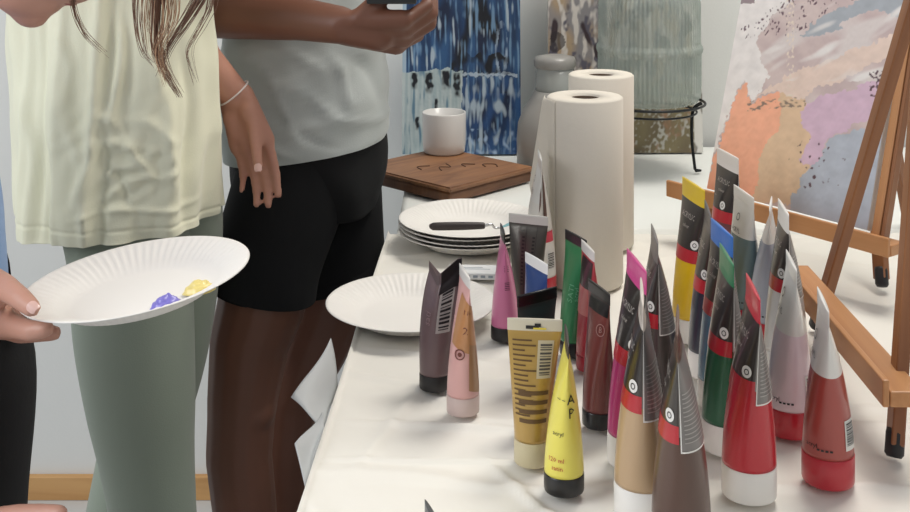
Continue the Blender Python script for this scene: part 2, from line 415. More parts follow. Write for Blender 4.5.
M_cer = mat('white_ceramic', 'dedcd9', .35, coat=.3)
mg = obj('mug', *lathe([(0.0, 0), (.036, 0), (.039, .003), (.0405, .02), (.041, .074), (.0405, .0755), (.0385, .075), (.038, .02), (.034, .006), (0, .006)], 56), M_cer, loc=(-.0205, 2.157, TAB+.0275))
tag(mg, 'plain white ceramic mug standing on the brown wooden board', 'mug')
fixn(mg)

M_greyp = mat('grey_plastic', '8f8d89', .4, coat=.2)
M_greyp2 = mat('carafe_grey', 'a09d98', .45, coat=.2)
M_glass = mat('carafe_glass', 'c6cbc8', .08, trans=0, alpha=.45)
cf = empty('carafe', (.184, 2.118, TAB), 0, 'grey lidded carafe with clear neck between blue painting and paper towel rolls', 'carafe')
fixn(obj('body', *lathe([(0, 0), (.066, 0), (.070, .004), (.0705, .06), (.068, .09), (.058, .115), (.045, .135), (.038, .150), (.034, .150), (.04, .13), (.062, .09), (.064, .01), (0, .01)], 56), M_greyp2, cf))
fixn(obj('neck', *lathe([(.0365, .148), (.0355, .156), (.0355, .192), (.0345, .192), (.0345, .150)], 48), M_glass, cf))
fixn(obj('lid', *lathe([(0, .188), (.033, .188), (.036, .192), (.0385, .195), (.039, .204), (.036, .211), (.02, .2145), (0, .215)], 56), M_greyp, cf))

M_dglass = mat('ribbed_glass', 'b3beb6', .16, trans=0, alpha=.50)
M_blk = mat('black_wire', '1c1f20', .4, .5)
M_water = mat('water_tint', 'a9b5ad', .05, alpha=.15)
dx, dy = .358, 2.120
ds = empty('drink_dispenser', (dx, dy, TAB), 0, 'ribbed clear glass drink dispenser standing on a black wire stand', 'drink dispenser')
rib = lambda a, r, z: 1+(.011*math.cos(a*72) if .135 < z < .40 and r > .07 else 0)
prof = [(0, .128), (.078, .128), (.088, .132), (.0925, .142)]
prof += [(.0935, z) for z in (.16, .19, .215)]
prof += [(.0935, .219), (.0955, .2225), (.0968, .2275), (.0955, .2325), (.093, .236)]
prof += [(.0925, z) for z in (.24, .28, .31)]
prof += [(.088, .33), (.075, .345)]
fixn(obj('glass_jar', *lathe(prof, 504, rib), M_dglass, ds))
fixn(obj('water', *lathe([(0, .136), (.08, .137), (.085, .15), (.086, .225), (0, .2255)], 48), M_water, ds))
fixn(obj('lid', *lathe([(0, .345), (.08, .345), (.082, .35), (.082, .362), (.04, .368), (.012, .37), (.012, .385), (0, .388)], 48), M_greyp, ds))
def torus(R, r, z, n=72, m=8): return grid(lambda u, v: ((R+r*math.cos(2*PI*v))*math.cos(2*PI*u), (R+r*math.cos(2*PI*v))*math.sin(2*PI*u), z+r*math.sin(2*PI*v)), n, m, True)
obj('support_ring', *join([torus(.101, .0025, .128), torus(.086, .002, .112)]), M_blk, ds)
for a in (-3, 117, 234):
    c, s_ = math.cos(math.radians(a)), math.sin(math.radians(a))
    tx, ty = -s_*.006, c*.006
    parts = [sweep([(c*.096+tx*k, s_*.096+ty*k, .127, .002), (c*.080+tx*k, s_*.080+ty*k, .112, .002), (c*.078+tx*k, s_*.078+ty*k, .06, .002), (c*.084+tx*k, s_*.084+ty*k, .0025, .002)], 16, 8) for k in (-1, 1)]
    parts.append(sweep([(c*.084-tx, s_*.084-ty, .0025, .002), (c*.094, s_*.094, .0025, .002), (c*.084+tx, s_*.084+ty, .0025, .002)], 8, 8))
    obj('leg', *join(parts), M_blk, ds)

M_paper = mat('towel_paper', 'd3ccc0', .9, bump=.03, bscale=160)
M_core = mat('cardboard_core', '453528', .9)  # brown darkened to paint in the shade inside the core hole
def towel(loc, label, rot=0, h=.243, R=.0495, loose=True):
    t = empty('paper_towel_roll', loc, rot, label, 'paper towel roll', 'paper towel rolls on the near table')
    fixn(obj('paper', *(lambda m: (m[0], m[1][:-2]))(lathe([(.0195, .001), (R-.002, 0), (R, .002), (R, h-.002), (R-.0025, h), (.0195, h-.0005), (.0195, .001)], 72, lambda a, r, z: 1+(.006*N3((math.cos(a)*2, math.sin(a)*2, z*9))+.004*math.cos(a*2) if r > .03 else 0))), M_paper, t))
    fixn(obj('cardboard_core', *(lambda m: (m[0], m[1][:-2]))(lathe([(.0193, .002), (.0193, h-.003), (.018, h-.003), (.018, .002), (.0193, .002)], 40)), M_core, t))
    if loose:
        def fn(u, v):
            a = PI*1.03+.5-.95*u
            rr = R+.0008+.042*max(0, u-.35)**1.2*(1-.75*abs(2*v-1.0))*(1 if v < .97 else .6)
            return (rr*math.cos(a), rr*math.sin(a), .0015+(h-.004)*v)
        s2 = obj('loose_sheet', *grid(fn, 24, 30), M_paper, t); md = s2.modifiers.new('thick', 'SOLIDIFY'); md.thickness = .0006
    return t
towel(at(585, 281), 'white paper towel roll standing in front, a loose sheet end at its left side')
r2 = at(601, 243); r2.z = TAB
towel(r2, 'white paper towel roll half hidden behind the other roll', 1.0, loose=False, h=.247, R=.0475)

# ------------------------------------------------------------------ paper plates
M_plate = mat('paper_plate', 'e9e6e1', .6, coat=.1)
R0 = .102
def plate_mesh():
    prof = [(0, 0), (.030, 0), (.058, 0), (.066, .0012), (.073, .0065), (.079, .0105), (.090, .0150), (.0985, .0182), (.1015, .0186), (.1022, .0178),
            (.0985, .0172), (.090, .0140), (.079, .0095), (.073, .0055), (.067, .0004), (.058, -.0008), (0, -.0008)]
    n = 288; vs = []; fs = []
    for r, z in prof:
        k = max(0, min(1, (r-.066)/.012))*max(0, min(1, (.1015-r)/.006))
        for i in range(n):
            a = 2*PI*i/n
            vs.append((r*math.cos(a), r*math.sin(a), z+.0008+.0007*k*math.cos(72*a)))
    for j in range(len(prof)-1):
        for i in range(n):
            q = (i+1) % n; fs.append((j*n+i, j*n+q, (j+1)*n+q, (j+1)*n+i))
    return vs, fs
pl0 = fixn(obj('paper_plate', *plate_mesh(), M_plate))
def plate(loc, rot, label, group=None, first=False):
    o = pl0 if first else pl0.copy()
    if not first: COL.objects.link(o)
    o.location = loc; o.rotation_euler = rot; tag(o, label, 'plate', group); return o
pc2 = at(411, 306, .012); pc2.z = TAB
plate(pc2, (0, 0, 0), 'white fluted paper plate lying alone on the sheet in front of the plate stack', first=True)
st = at(469, 232, .015); st.z = TAB
posn = ['lowest of the stack', 'second from the bottom of the stack', 'second from the top of the stack', 'topmost of the stack, under the palette knife']
for k in range(4):
    plate((st.x+.0015*math.sin(k*2), st.y+.002*math.cos(k*3), TAB+.0062*k), (0, 0, k*.4), 'white paper plate, '+posn[k], 'stacked paper plates')
# plate held in the hand
HP = pt(139.5, 296, 1.045); HR = (math.radians(2), math.radians(-7.5), 0)
hp = plate(HP, HR, 'white fluted paper plate held at the left, two paint dabs on it', None)
from mathutils import Euler
HM = Matrix.Translation(HP) @ Euler(HR).to_matrix().to_4x4()
def dab(lx, ly, rx, ry, h, m, label, seed):
    def fn(u, v):
        a = 2*PI*u; k = v
        rr = (1-k**1.0)
        f = 1+.18*N3((math.cos(a)*1.5, math.sin(a)*1.5, seed))+.05*math.sin(3*a+seed)
        zz = h*(1-(rr)**2.2)*(1+.25*N3((rr*3*math.cos(a), rr*3*math.sin(a), seed+3)))+.0006*math.sin(rr*22+a)
        return (rx*rr*f*math.cos(a), ry*rr*f*math.sin(a), max(0, zz))
    vs, fs = grid(fn, 40, 14, True)
    o = obj('paint_dab', vs, fs, m); o.matrix_world = HM @ Matrix.Translation((lx, ly, .0022)); o.rotation_euler = HR
    return tag(o, label, 'paint', 'paint dabs on the held plate')
dab(.036, -.043, .0150, .0120, .0100, mat('lavender_paint', '8079c9', .3), 'dab of lavender-blue paint on the held plate, nearer the viewer', 1)
dab(.058, -.014, .0155, .0125, .0095, mat('cream_yellow_paint', 'ead788', .3), 'dab of pale yellow paint on the held plate', 5)

# palette knife on the stack
pk = empty('palette_knife', (0, 0, 0), 0, 'palette knife with black handle lying on the topmost stacked plate', 'palette knife')
k0 = at(432, 236, .026); k0.z = TAB+.0395; k1 = k0+V((.076, .004, .0)); k2 = k0+V((.108, .012, .0035))
pk.location = k0
obj('handle', *sweep([(0, 0, 0, .0035), (.004, 0, 0, .0056), (.04, .002, 0, .0058), (.068, .0035, 0, .005), (.074, .004, 0, .004), (.075, .004, 0, .002)], 24, 14), mat('dark_handle', '2b2322', .45), pk)
obj('shank', *sweep([(.074, .004, 0, .0022), (.084, .006, .001, .0018), (.089, .007, -.004, .0016), (.099, .009, -.004, .0018)], 18, 10), mat('polished_steel', 'b9babb', .25, 1), pk)
def bl(u, v):
    t = u; wv = .0075*math.sin(PI*min(1, (t*.93+.07)))**.8
    return (.097+.042*t, .009+.012*t+(v-.5)*2*wv, -.004+.014*t)
bo = obj('blade', *grid(bl, 16, 6), [mat('teal_paint', '7fb3ba', .4)], pk); md = bo.modifiers.new('thick', 'SOLIDIFY'); md.thickness = .0006
# white packet behind the single plate
cd = at(475, 276); 
pkt = empty('paper_packet', (cd.x, cd.y+.0, TAB), -.05, 'flat white paper packet with faint print between the single plate and the stack', 'packet')
box('wrapper', -.036, .036, -.016, .02, 0, .009, mat('packet_white', 'dfe1e3', .6), pkt, .0015)
obj('printed_lines', *join([bxm(-.022+.010*k, -.016+.010*k, -.0165, -.01635+.0001, .003, .006) for k in range(5)]+[bxm(-.02, .02, .0, .0012, .0091, .0093), bxm(-.02, .01, .006, .0072, .0091, .0093)]), mat('faint_print', '8e9aa6', .6), pkt, False)

# ------------------------------------------------------------------ paint tubes
def fsm(t): t = max(0, min(1, t)); return t*t*(3-2*t)
class Tube:
    """squeezed paint tube: round cap at the bottom, flat sealed seam on top"""
    def __init__(s, r, H_, cap, seam, notch=0.0, bend=0.0, lean=0.0, vf=0.0, twist=0.0, pinch=1.0):
        s.r, s.H, s.cap, s.seam, s.bend, s.lean, s.vf, s.twist, s.pinch = r, H_, cap, seam, bend, lean, vf, twist, pinch
        s.notch = notch; s.w = r*PI/2*.97
    def sec(s, z):
        t = (z-s.cap)/(s.H-s.seam-s.cap); t = max(0, min(1, t))
        rx = s.r+(s.w-s.r)*(t**1.25); ry = max(.0011, s.r*(1-t**(1.55*s.pinch))**.82)
        return rx, ry, t
    def p(s, th, z, off=0.0):
        rx, ry, t = s.sec(z)
        rx += off; ry += off
        x = rx*math.cos(th); y = ry*math.sin(th)
        x0 = x
        if s.vf: x *= 1-.28*t*t; y += s.vf*abs(x)*t*t
        if s.notch: z = z-s.notch*t**3*max(0, 1-abs(x+.2*s.w)/(.8*s.w))
        a = s.twist*t*t; x, y = x*math.cos(a)-y*math.sin(a), x*math.sin(a)+y*math.cos(a)
        return V((x+s.lean*t*t, y+s.bend*t*t, z))
    def n(s, th, z):
        e = .01; a = s.p(th+e, z)-s.p(th-e, z); b = s.p(th, min(s.H, z+.001))-s.p(th, z-.001)
        n = a.cross(b); return n.normalized() if n.length > 1e-12 else V((0, -1, 0))
def patch(T, th0, th1, z0, z1, off, nu=14, nv=14, slant=0):
    return grid(lambda u, v: T.p(th0+(th1-th0)*u, z0+(z1-z0)*v+slant*u, off), nu, nv)
TXT = {}
def text_mesh(s):
    if s not in TXT:
        c = bpy.data.curves.new('t', 'FONT'); c.body = s; c.size = 1; c.align_x = 'CENTER'; c.align_y = 'CENTER'; c.resolution_u = 1
        o = bpy.data.objects.new('t', c); COL.objects.link(o); dg = bpy.context.evaluated_depsgraph_get()
        me = bpy.data.meshes.new_from_object(o.evaluated_get(dg)); bm = bmesh.new(); bm.from_mesh(me)
        bmesh.ops.triangulate(bm, faces=bm.faces)
        TXT[s] = ([v.co.copy() for v in bm.verts], [tuple(v.index for v in f.verts) for f in bm.faces]); bm.free()
        bpy.data.objects.remove(o); bpy.data.curves.remove(c); bpy.data.meshes.remove(me)
    return TXT[s]
def text_on(T, s, th, z, size, off, rot=0):
    vs, fs = text_mesh(s); out = []
    for v in vs:
        x = v.x*size; y = v.y*size
        if rot: x, y = -y, x
        rx, ry, t = T.sec(z+y); rr = (rx*rx*math.sin(th)**2+ry*ry*math.cos(th)**2)**.5
        out.append(T.p(th+x/max(rr, .008), z+y, off))
    return out, fs
def ring_on(T, th, z, r0, r1, off, n=20):
    def fn(u, v):
        a = 2*PI*u; r = r0+(r1-r0)*v; x = r*math.cos(a); y = r*math.sin(a)
        rx, ry, t = T.sec(z+y); rr = (rx*rx*math.sin(th)**2+ry*ry*math.cos(th)**2)**.5
        return T.p(th+x/rr, z+y, off)
    return grid(fn, n, 2, True)
def barcode(T, th, z, w_, h_, off, horiz=False):
    random.seed(3); parts = []
    k = 0.0
    while k < 1:
        d = random.choice((.03, .05, .08))
        if horiz: parts.append(patch(T, th-w_/2, th+w_/2, z-h_/2+h_*k, z-h_/2+h_*(k+d*.8), off, 4, 1))
        else: parts.append(patch(T, th-w_/2+w_*k, th-w_/2+w_*(k+d*.8), z-h_/2, z+h_/2, off, 1, 4))
        k += d+random.choice((.03, .05))
    return join(parts)
def tm(hexc, rough=.32, **k): return mat('tube_plastic_'+hexc+str(int(rough*100)), hexc, rough, coat=.25, bump=.06, bscale=45, **k)
M_ink = mat('black_print', '17161a', .4); M_inkw = mat('white_print', 'e6e4e0', .4); M_lab = mat('black_label', '2e2928', .28, coat=.4)
M_red = mat('red_band', 'b3202e', .35, coat=.3); M_sil = mat('silver_label', '8f8b88', .3, .35, bump=.05); M_clear = mat('clear_film', 'b0aca8', .25, alpha=.9)
M_greyl = mat('grey_label', '7b7775', .35, coat=.2); M_greyi = mat('grey_print', '4b4748', .4); M_bcw = mat('barcode_white', 'd8d6d2', .4)
def tube_body(T, color, parent, upper=None, zc=None, seamc=None, film=None):
    """one mesh, zones of plastic colour along the height"""
    zones = [(T.cap, color)]
    if upper: zones.append((zc, upper))
    mats = [color]+([upper] if upper else [])
    nv = 44; nu = 56
    vs, fs = grid(lambda u, v: T.p(2*PI*u+PI/2, T.cap+(T.H-T.seam-T.cap)*v), nu, nv, True, True)
    mi = []
    for j in range(nv):
        z = T.cap+(T.H-T.seam-T.cap)*(j+.5)/nv
        mi += [1 if upper and z > zc else 0]*nu
    mi.append(0)
    o = obj('body', vs, fs, mats, parent, True, mi)
    # seam
    def sf(u, v):
        z = T.H-T.seam-.0005+(T.seam+.0005)*v
        return T.p(2*PI*u+PI/2, z, .0003)+V((0, T.bend*.9*v*v*0, 0))
    sm = obj('seam', *grid(sf, 56, 6, True, False, True), seamc or (upper or color), parent)
    # fine crimp lines on the seam
    return o
def cap_mesh(T, m, parent, r=None, edge=.0012, name='cap', grooves=0):
    r = r or T.r
    pr = [(0, 0), (r-edge*1.5, 0), (r-edge*.3, edge*.5), (r, edge*1.6), (r, T.cap-.0012), (r-.0006, T.cap-.0002), (0, T.cap-.0002)]
    return fixn(obj(name, *lathe(pr, 72, (lambda a, rr, z: 1+.008*math.cos(a*grooves)) if grooves else None), m, parent))
GRP_A = 'large acrylic paint tubes with black labels'; GRP_C = 'large acrylic paint tubes with white tops'; GRP_B = 'small acrylic paint tubes'
def tubeA(px, py, a, body, tip, label, seed=0, H_=.176, band=True, cap='ece9e4', back=True, capmat=None, r=.0225, tip2=None):
    """large tube: white cap, coloured lower half, black label with red band and round mark, grey panel on the back"""
    p = at(px, py); T = Tube(r, H_, .027, .014, bend=.003*math.sin(seed*2.1), lean=.004*math.sin(seed*1.7), twist=.05*math.sin(seed*3.1))
    t = empty('paint_tube', p, math.radians(-a), label, 'paint tube', GRP_A); mk = 1.0 if a > 79 else .45
    mb = tm(body); mt = tm(tip)
    cap_mesh(T, capmat or mat('cap_white', cap, .35, coat=.2, alpha=.97), t, T.r+.0003)
    tube_body(T, mb, t, M_sil, .098, mt)
    zt = T.H-T.seam-.001
    obj('front_label', *patch(T, 1.5*PI-1.5, 1.5*PI+1.52, .106, zt-.005, .0005, 36, 24), M_lab, t)
    obj('colour_band', *patch(T, 1.5*PI-1.5, 1.5*PI+1.52, .092, .1062, .0006, 36, 6), M_red, t)
    obj('round_mark', *ring_on(T, 1.5*PI+mk, .113, .0, .0052, .0011), M_inkw, t)
    obj('mark_ring', *ring_on(T, 1.5*PI+mk, .113, .0018, .0026, .0014, 16), M_ink, t)
    obj('lettering', *join([text_on(T, 'ACRYLIC', 1.5*PI+.15, .141, .0085, .0013, 0), text_on(T, 'colour', 1.5*PI+.15, .130, .006, .0013, 0), text_on(T, '120 ml', 1.5*PI-.4, .122, .0035, .0013)]), mat('label_print', 'b3aca6', .4), t)
    if back:
        obj('back_label', *patch(T, .5*PI-1.50, .5*PI+1.2, .087, zt-.006, .0006, 30, 24), M_greyl, t)
        pr = [patch(T, .5*PI-1.35, .5*PI-.2+.5*random.random(), z, z+.0009, .0010, 12, 1) for z in [.093+.0034*k for k in range(12)]]
        obj('fine_print', *join(pr), mat('pale_fine_print', 'a8a4a0', .4), t)
        obj('label_frame', *join([patch(T, .5*PI-1.55, .5*PI-1.50, .086, zt-.005, .0008, 2, 18), patch(T, .5*PI-1.55, .5*PI+1.2, .0855, .0868, .0008, 24, 1)]), M_inkw, t)
    # coloured tip below the seam
    obj('coloured_tip', *patch(T, PI*.5, PI*2.5, zt-.007, zt+.001, .0004, 48, 3), mt, t)
    return t, T
def tubeC(px, py, a, body, label, seed=0, H_=.155, capc='b5202f', upz=.098, upper='dcdad6', r=.0215, bars=True):
    """large tube: flat coloured cap, coloured body, white shoulder and white seam, printed marks and barcode"""
    p = at(px, py); T = Tube(r, H_, .026, .012, bend=.004*math.sin(seed*1.3), lean=.006*math.sin(seed*2.7), twist=.05*math.sin(seed*1.9))
    t = empty('paint_tube', p, math.radians(-a), label, 'paint tube', GRP_C)
    cap_mesh(T, tm(capc, .3), t, T.r+.0006, .002)
    mw = tm(upper)
    tube_body(T, tm(body), t, mw, upz, mw)
    vis = 1.5*PI-(PI/2-math.radians(90-a)) if False else None
    # side facing the viewer, in the tube's own frame
    th = 1.5*PI+math.radians(a)
    obj('print_marks', *join([patch(T, th-.75+.17*k, th-.75+.17*k+.11, .0335, .0352, .0006, 3, 1) for k in range(4)]+[text_on(T, 'acryl', th-1.0, .037, .006, .0006)]), M_ink, t)
    obj('barcode_panel', *patch(T, th+.42, th+1.05, .034, .060, .0005, 8, 8), M_bcw, t)
    obj('barcode', *barcode(T, th+.74, .048, .5, .019, .0009, True), M_ink, t)
    obj('seam_logo', *join([ring_on(T, 1.5*PI, H_-.030, .0035, .0045, .0007), text_on(T, 'ACRYL', 1.5*PI, H_-.045, .0075, .0007)]), M_ink, t)
    obj('seam_logo', *join([ring_on(T, .5*PI, H_-.030, .0035, .0045, .0007), text_on(T, 'ACRYL', .5*PI, H_-.045, .0075, .0007)]), M_ink, t)
    obj('side_script', *text_on(T, 'satin', .5*PI, .085, .009, .0007, 1), M_red, t)
    return t, T
def tubeB(px, py, a, body, cap, seam, label, seed=0, H_=.128, r=.0158, vf=0, rough=.32, caph=.016, grooves=0, spec=None, lean=0, bend=0, notch=0):
    """small tube: short cap, plain coloured body, contrasting seam"""
    p = at(px, py); T = Tube(r, H_, caph, .010, notch, bend=bend or .003*math.sin(seed*2.3), lean=lean or .003*math.sin(seed*1.1), vf=vf, twist=.05*math.sin(seed*2.9))
    t = empty('paint_tube', p, math.radians(-a), label, 'paint tube', GRP_B)
    cap_mesh(T, cap, t, T.r+.0003, .0012, grooves=grooves)
    tube_body(T, body, t, None, None, seam)
    return t, T
random.seed(5)
# --- large tubes with black labels, nearest first
tubeA(749, 493, 95, 'b81f2e', 'c0283a', 'bright red paint tube with white cap, red seam and grey back panel, front centre right', 1)
tubeA(681, 548, 101, '533a31', '5e4438', 'dark brown paint tube with grey panel, nearest tube, cut by the bottom of the photo', 2)
tubeA(642, 513, 98, 'b79a78', 'd8cfc4', 'beige paint tube with white cap, just left of the dark brown tube', 3, H_=.180)
tubeA(633, 461, 84, 'b32a70', 'cf4a8c', 'magenta paint tube with pink seam and white cap, left of the beige tube', 4, H_=.180)
tubeA(657, 413, 95, '4e4644', '6a6462', 'dark grey paint tube rising behind the magenta and beige tubes', 5)
tubeA(727, 447, 92, '12583a', '1f7a50', 'dark green paint tube with green seam and white cap, behind the bright red tube', 6)
tubeA(692, 338, 81, 'ddb411', 'e8c520', 'yellow large paint tube with bright yellow seam, at the far left of the large tubes', 7)
tubeA(710, 374, 96, '23283a', '3d3c42', 'navy blue paint tube between the yellow and the bright blue seamed tube', 8)
tubeA(721, 404, 86, '4f7d9c', '2f6fc0', 'steel blue paint tube with bright blue seam, left of the green seamed tube', 9)
tubeA(727, 291, 79, '6a3a40', 'e2ddd8', 'farthest large paint tube, black label facing the viewer and white seam', 10)
tubeA(786, 373, 98, 'd9d6d2', 'e4e1dc', 'white paint tube with black label and white seam behind the pale pink tube', 11)
t, T = tubeC(539, 294, 88, 'dcd8d2', 'tall white paint tube with brown and red smears left of the front paper roll', 12, H_=.178, upz=.12)
obj('brown_smear', *join([patch(T, 1.5*PI+1.75, 1.5*PI+2.1, .085, .150, .0008, 8, 14, slant=.02), patch(T, 1.5*PI+1.35, 1.5*PI+1.5, .11, .135, .0008, 5, 8, slant=.01)]), mat('umber_paint', '5b4038', .5), t)
obj('red_smear', *patch(T, 1.5*PI+1.8, 1.5*PI+2.6, .072, .086, .0009, 8, 6), mat('red_paint', 'c8344a', .4), t)
# --- large tubes with white tops
tubeC(828, 480, -78, 'a0463f', 'terracotta paint tube with red cap and white top, rightmost of all tubes', 1)
tubeC(790, 431, 96, 'd8c4cc', 'pale pink paint tube with red cap and white top, left of the terracotta tube', 2, H_=.160)
tubeC(744, 326, 82, '5f7478', 'teal-grey paint tube with white lettered top, behind the green seamed tube', 3, H_=.160, upz=.110)
tubeC(768, 341, -70, '9aa0ae', 'blue-grey paint tube with white pointed top, left of the white tube', 4, H_=.158, upz=.118)

# --- small tubes
Kc = mat('black_cap', '141416', .35, coat=.2); Kd = mat('dark_speckled_cap', '1d1b1c', .45, vary=.5, vscale=180)
def script(T, th, z, words, size, m, par, rot=1, name='lettering'):
    return obj(name, *join([text_on(T, w_, th+dx_, z+dz_, size*k, .0007, rot) for w_, dx_, dz_, k in words]), m, par)
t, T = tubeB(564, 489, 93, tm('e5da5f'), Kc, mat('dark_seam', '3a332c', .35), 'small lemon yellow paint tube with black cap, lowest of the small tubes', 1, H_=.132, r=.0168)
thv = 1.5*PI+math.radians(93)
script(T, thv, .085, [('A', .35, 0, 1.4), ('P', .35, -.012, 1.4), ('~ ~', -.5, 0, .7), ('acryl', -.5, -.03, .6)], .009, M_ink, t, 0)
script(T, thv-.55, .032, [('120 ml', 0, 0, 1), ('satin', .1, -.007, 1)], .0055, M_red, t, 0)
t, T = tubeB(532, 461, 4, mat('gold_paint_tube', 'b3924f', .28, .25, vary=.25, vscale=25, coat=.3), mat('frosted_cap', 'cfc3a0', .3, alpha=.9), mat('pale_seam', 'cdc5b2', .35), 'small gold paint tube with wide pale seam, seen face on', 2, caph=.022)
obj('seam_drawing', *join([patch(T, 1.5*PI-.32, 1.5*PI+.15, .1195, .1225, .0009, 8, 1), patch(T, 1.5*PI+.0, 1.5*PI+.22, .1215, .1245, .001, 6, 1)]), M_ink, t)
obj('yellow_stripe', *patch(T, 1.5*PI-.05, 1.5*PI+.42, .1192, .1208, .0012, 6, 1), tm('d9c43a'), t)
obj('fine_print', *join([patch(T, 1.5*PI-.95, 1.5*PI-.1+.25*math.sin(k*2.3), .046+.0042*k, .0474+.0042*k, .0006, 10, 1) for k in range(16)]+[patch(T, 1.5*PI-.7, 1.5*PI+.8, .040+.008*k, .0435+.008*k, .0005, 10, 1) for k in range(4)]), mat('brown_print', '5e4526', .45), t)
obj('barcode_panel', *patch(T, 1.5*PI+.15, 1.5*PI+.85, .078, .110, .0005, 8, 8), mat('gold_panel', 'c0b49a', .4), t)
obj('barcode', *barcode(T, 1.5*PI+.5, .094, .5, .026, .0009, True), M_greyi, t)
t, T = tubeB(463, 411, 80, tm('dcaaa6'), mat('frosted_pink_cap', 'd9c3bd', .35, alpha=.92), tm('e0dcd8'), 'small pale pink paint tube with tan upper half, in front of the taupe tube', 3, H_=.137, caph=.018)
obj('tan_panel', *patch(T, 1.5*PI+.2, 1.5*PI+2.7, .070, .118, .0005, 24, 14, slant=-.012), tm('b98458'), t)
obj('tan_panel', *patch(T, 1.5*PI+1.75, 1.5*PI+2.7, .026, .072, .0006, 12, 14, slant=-.005), tm('a9805c'), t)
obj('round_mark', *join([ring_on(T, 1.5*PI+1.05, .062, .0042, .0054, .0012), ring_on(T, 1.5*PI+1.05, .062, .0, .0022, .0012)]), mat('brown_ink', '6e3a30', .4), t)
script(T, 1.5*PI+1.35, .085, [('2', 0, 0, 1.2), ('No', .1, .018, .7)], .009, mat('brown_ink', '6e3a30', .4), t, 0)
t, T = tubeB(435, 387, 12, tm('6a5557', .4), Kd, tm('5a484a', .4), 'small taupe paint tube with black speckled cap and folded black seam, leftmost of the tubes', 4, H_=.129, vf=1.0, lean=.006, notch=.016)
obj('black_shoulder', *patch(T, 1.5*PI+.05, 1.5*PI+1.45, .102, .1285, .0010, 14, 8), mat('black_seam', '1d1a1c', .3, vary=.3, vscale=150), t)
obj('white_label', *patch(T, 1.5*PI+.12, 1.5*PI+1.0, .060, .105, .0006, 10, 12), mat('worn_label', 'a39c9a', .45, vary=.4, vscale=90), t)
obj('barcode', *barcode(T, 1.5*PI+.55, .082, .6, .038, .0009, True), M_ink, t)
script(T, 1.5*PI-.45, .075, [('sati', 0, 0, 1)], .011, mat('mauve_print', '8f7678', .4), t, 1)
t, T = tubeB(505, 338, 89, tm('c76f97'), Kd, mat('black_seam', '1d1a1c'), 'small pink paint tube with black cap and pinched dark top, right of the plate stack', 5, H_=.124)
script(T, 1.5*PI+1.75, .085, [('IIII', 0, 0, 1), ('IIIII', 0, -.02, 1)], .008, mat('plum_print', '4a1d3c', .4), t, 1)
t, T = tubeB(527, 324, 18, mat('graphite_tube', '5a5751', .3, .5, bump=.05), Kc, mat('pale_grey_seam', 'c9c6c0', .35), 'small graphite grey paint tube with pale seam, right of the pink tube', 6)
obj('printed_column', *join([patch(T, 1.5*PI-.25+.55*c, 1.5*PI-.1+.55*c, .05+.004*k, .052+.004*k, .0006, 3, 1) for k in range(14) for c in (0, 1)]+[patch(T, 1.5*PI-.05+.55*c, 1.5*PI-.03+.55*c, .03, .115, .0006, 1, 20) for c in (0, 1)]), mat('dark_print', '2a2826', .4), t)
t, T = tubeB(536, 380, 68, tm('23407c'), Kc, tm('e0e0e0'), 'small dark blue paint tube with white seam, behind the gold tube', 7)
obj('pale_mark', *ring_on(T, 1.5*PI+.4, .085, 0, .004, .0008), tm('7f9fd0'), t)
t, T = tubeB(535, 430, -38, tm('1b2a2a'), Kc, mat('glossy_black_seam', '101213', .22), 'small black paint tube with slanting black seam, directly behind the gold tube', 8, H_=.131)
t, T = tubeB(574, 353, 69, tm('2f7d4d'), Kc, Kc, 'small green paint tube with black seam and cap, before the paper towel roll', 9, H_=.130)
script(T, 1.5*PI+.55, .070, [('SATI', 0, 0, 1), ('acryl', .45, 0, .8)], .010, tm('6fae86'), t, 1)
t, T = tubeB(591, 368, 78, tm('b53a44'), tm('b0303c'), tm('dcd8d4'), 'small crimson paint tube with white seam, between the green and the maroon tube', 10, H_=.130)
obj('dark_label', *patch(T, 1.5*PI-.6, 1.5*PI+1.0, .088, .117, .0006, 12, 10), M_lab, t)
obj('salmon_panel', *patch(T, 1.5*PI-.6, 1.5*PI+.9, .060, .088, .0006, 12, 10), tm('d0706c'), t)
t, T = tubeB(599, 424, 73, tm('6b3430'), Kc, Kc, 'small maroon brown paint tube with black seam and cap, left of the magenta tube', 11, H_=.131)
obj('label_frame', *join([ring_on(T, 1.5*PI+.75, .095, .005, .0058, .0009), text_on(T, 'B', 1.5*PI+.75, .095, .008, .0009)]), mat('faded_print', 'a07a74', .4), t)
obj('black_shoulder', *patch(T, 1.5*PI-.7, 1.5*PI+1.25, .108, .1205, .0007, 14, 6), Kc, t)
p24 = (pt(432, 505, .700)); 
t, T = tubeB(432, 722, 72, tm('8d8a8a'), Kc, mat('grey_silver_seam', '6f7070', .3, .4), 'grey paint tube, only its seam tip showing at the bottom edge', 12, H_=.124)

# seam folds and paint smears on the tall white tube by the rolls
pw = at(541, 287)
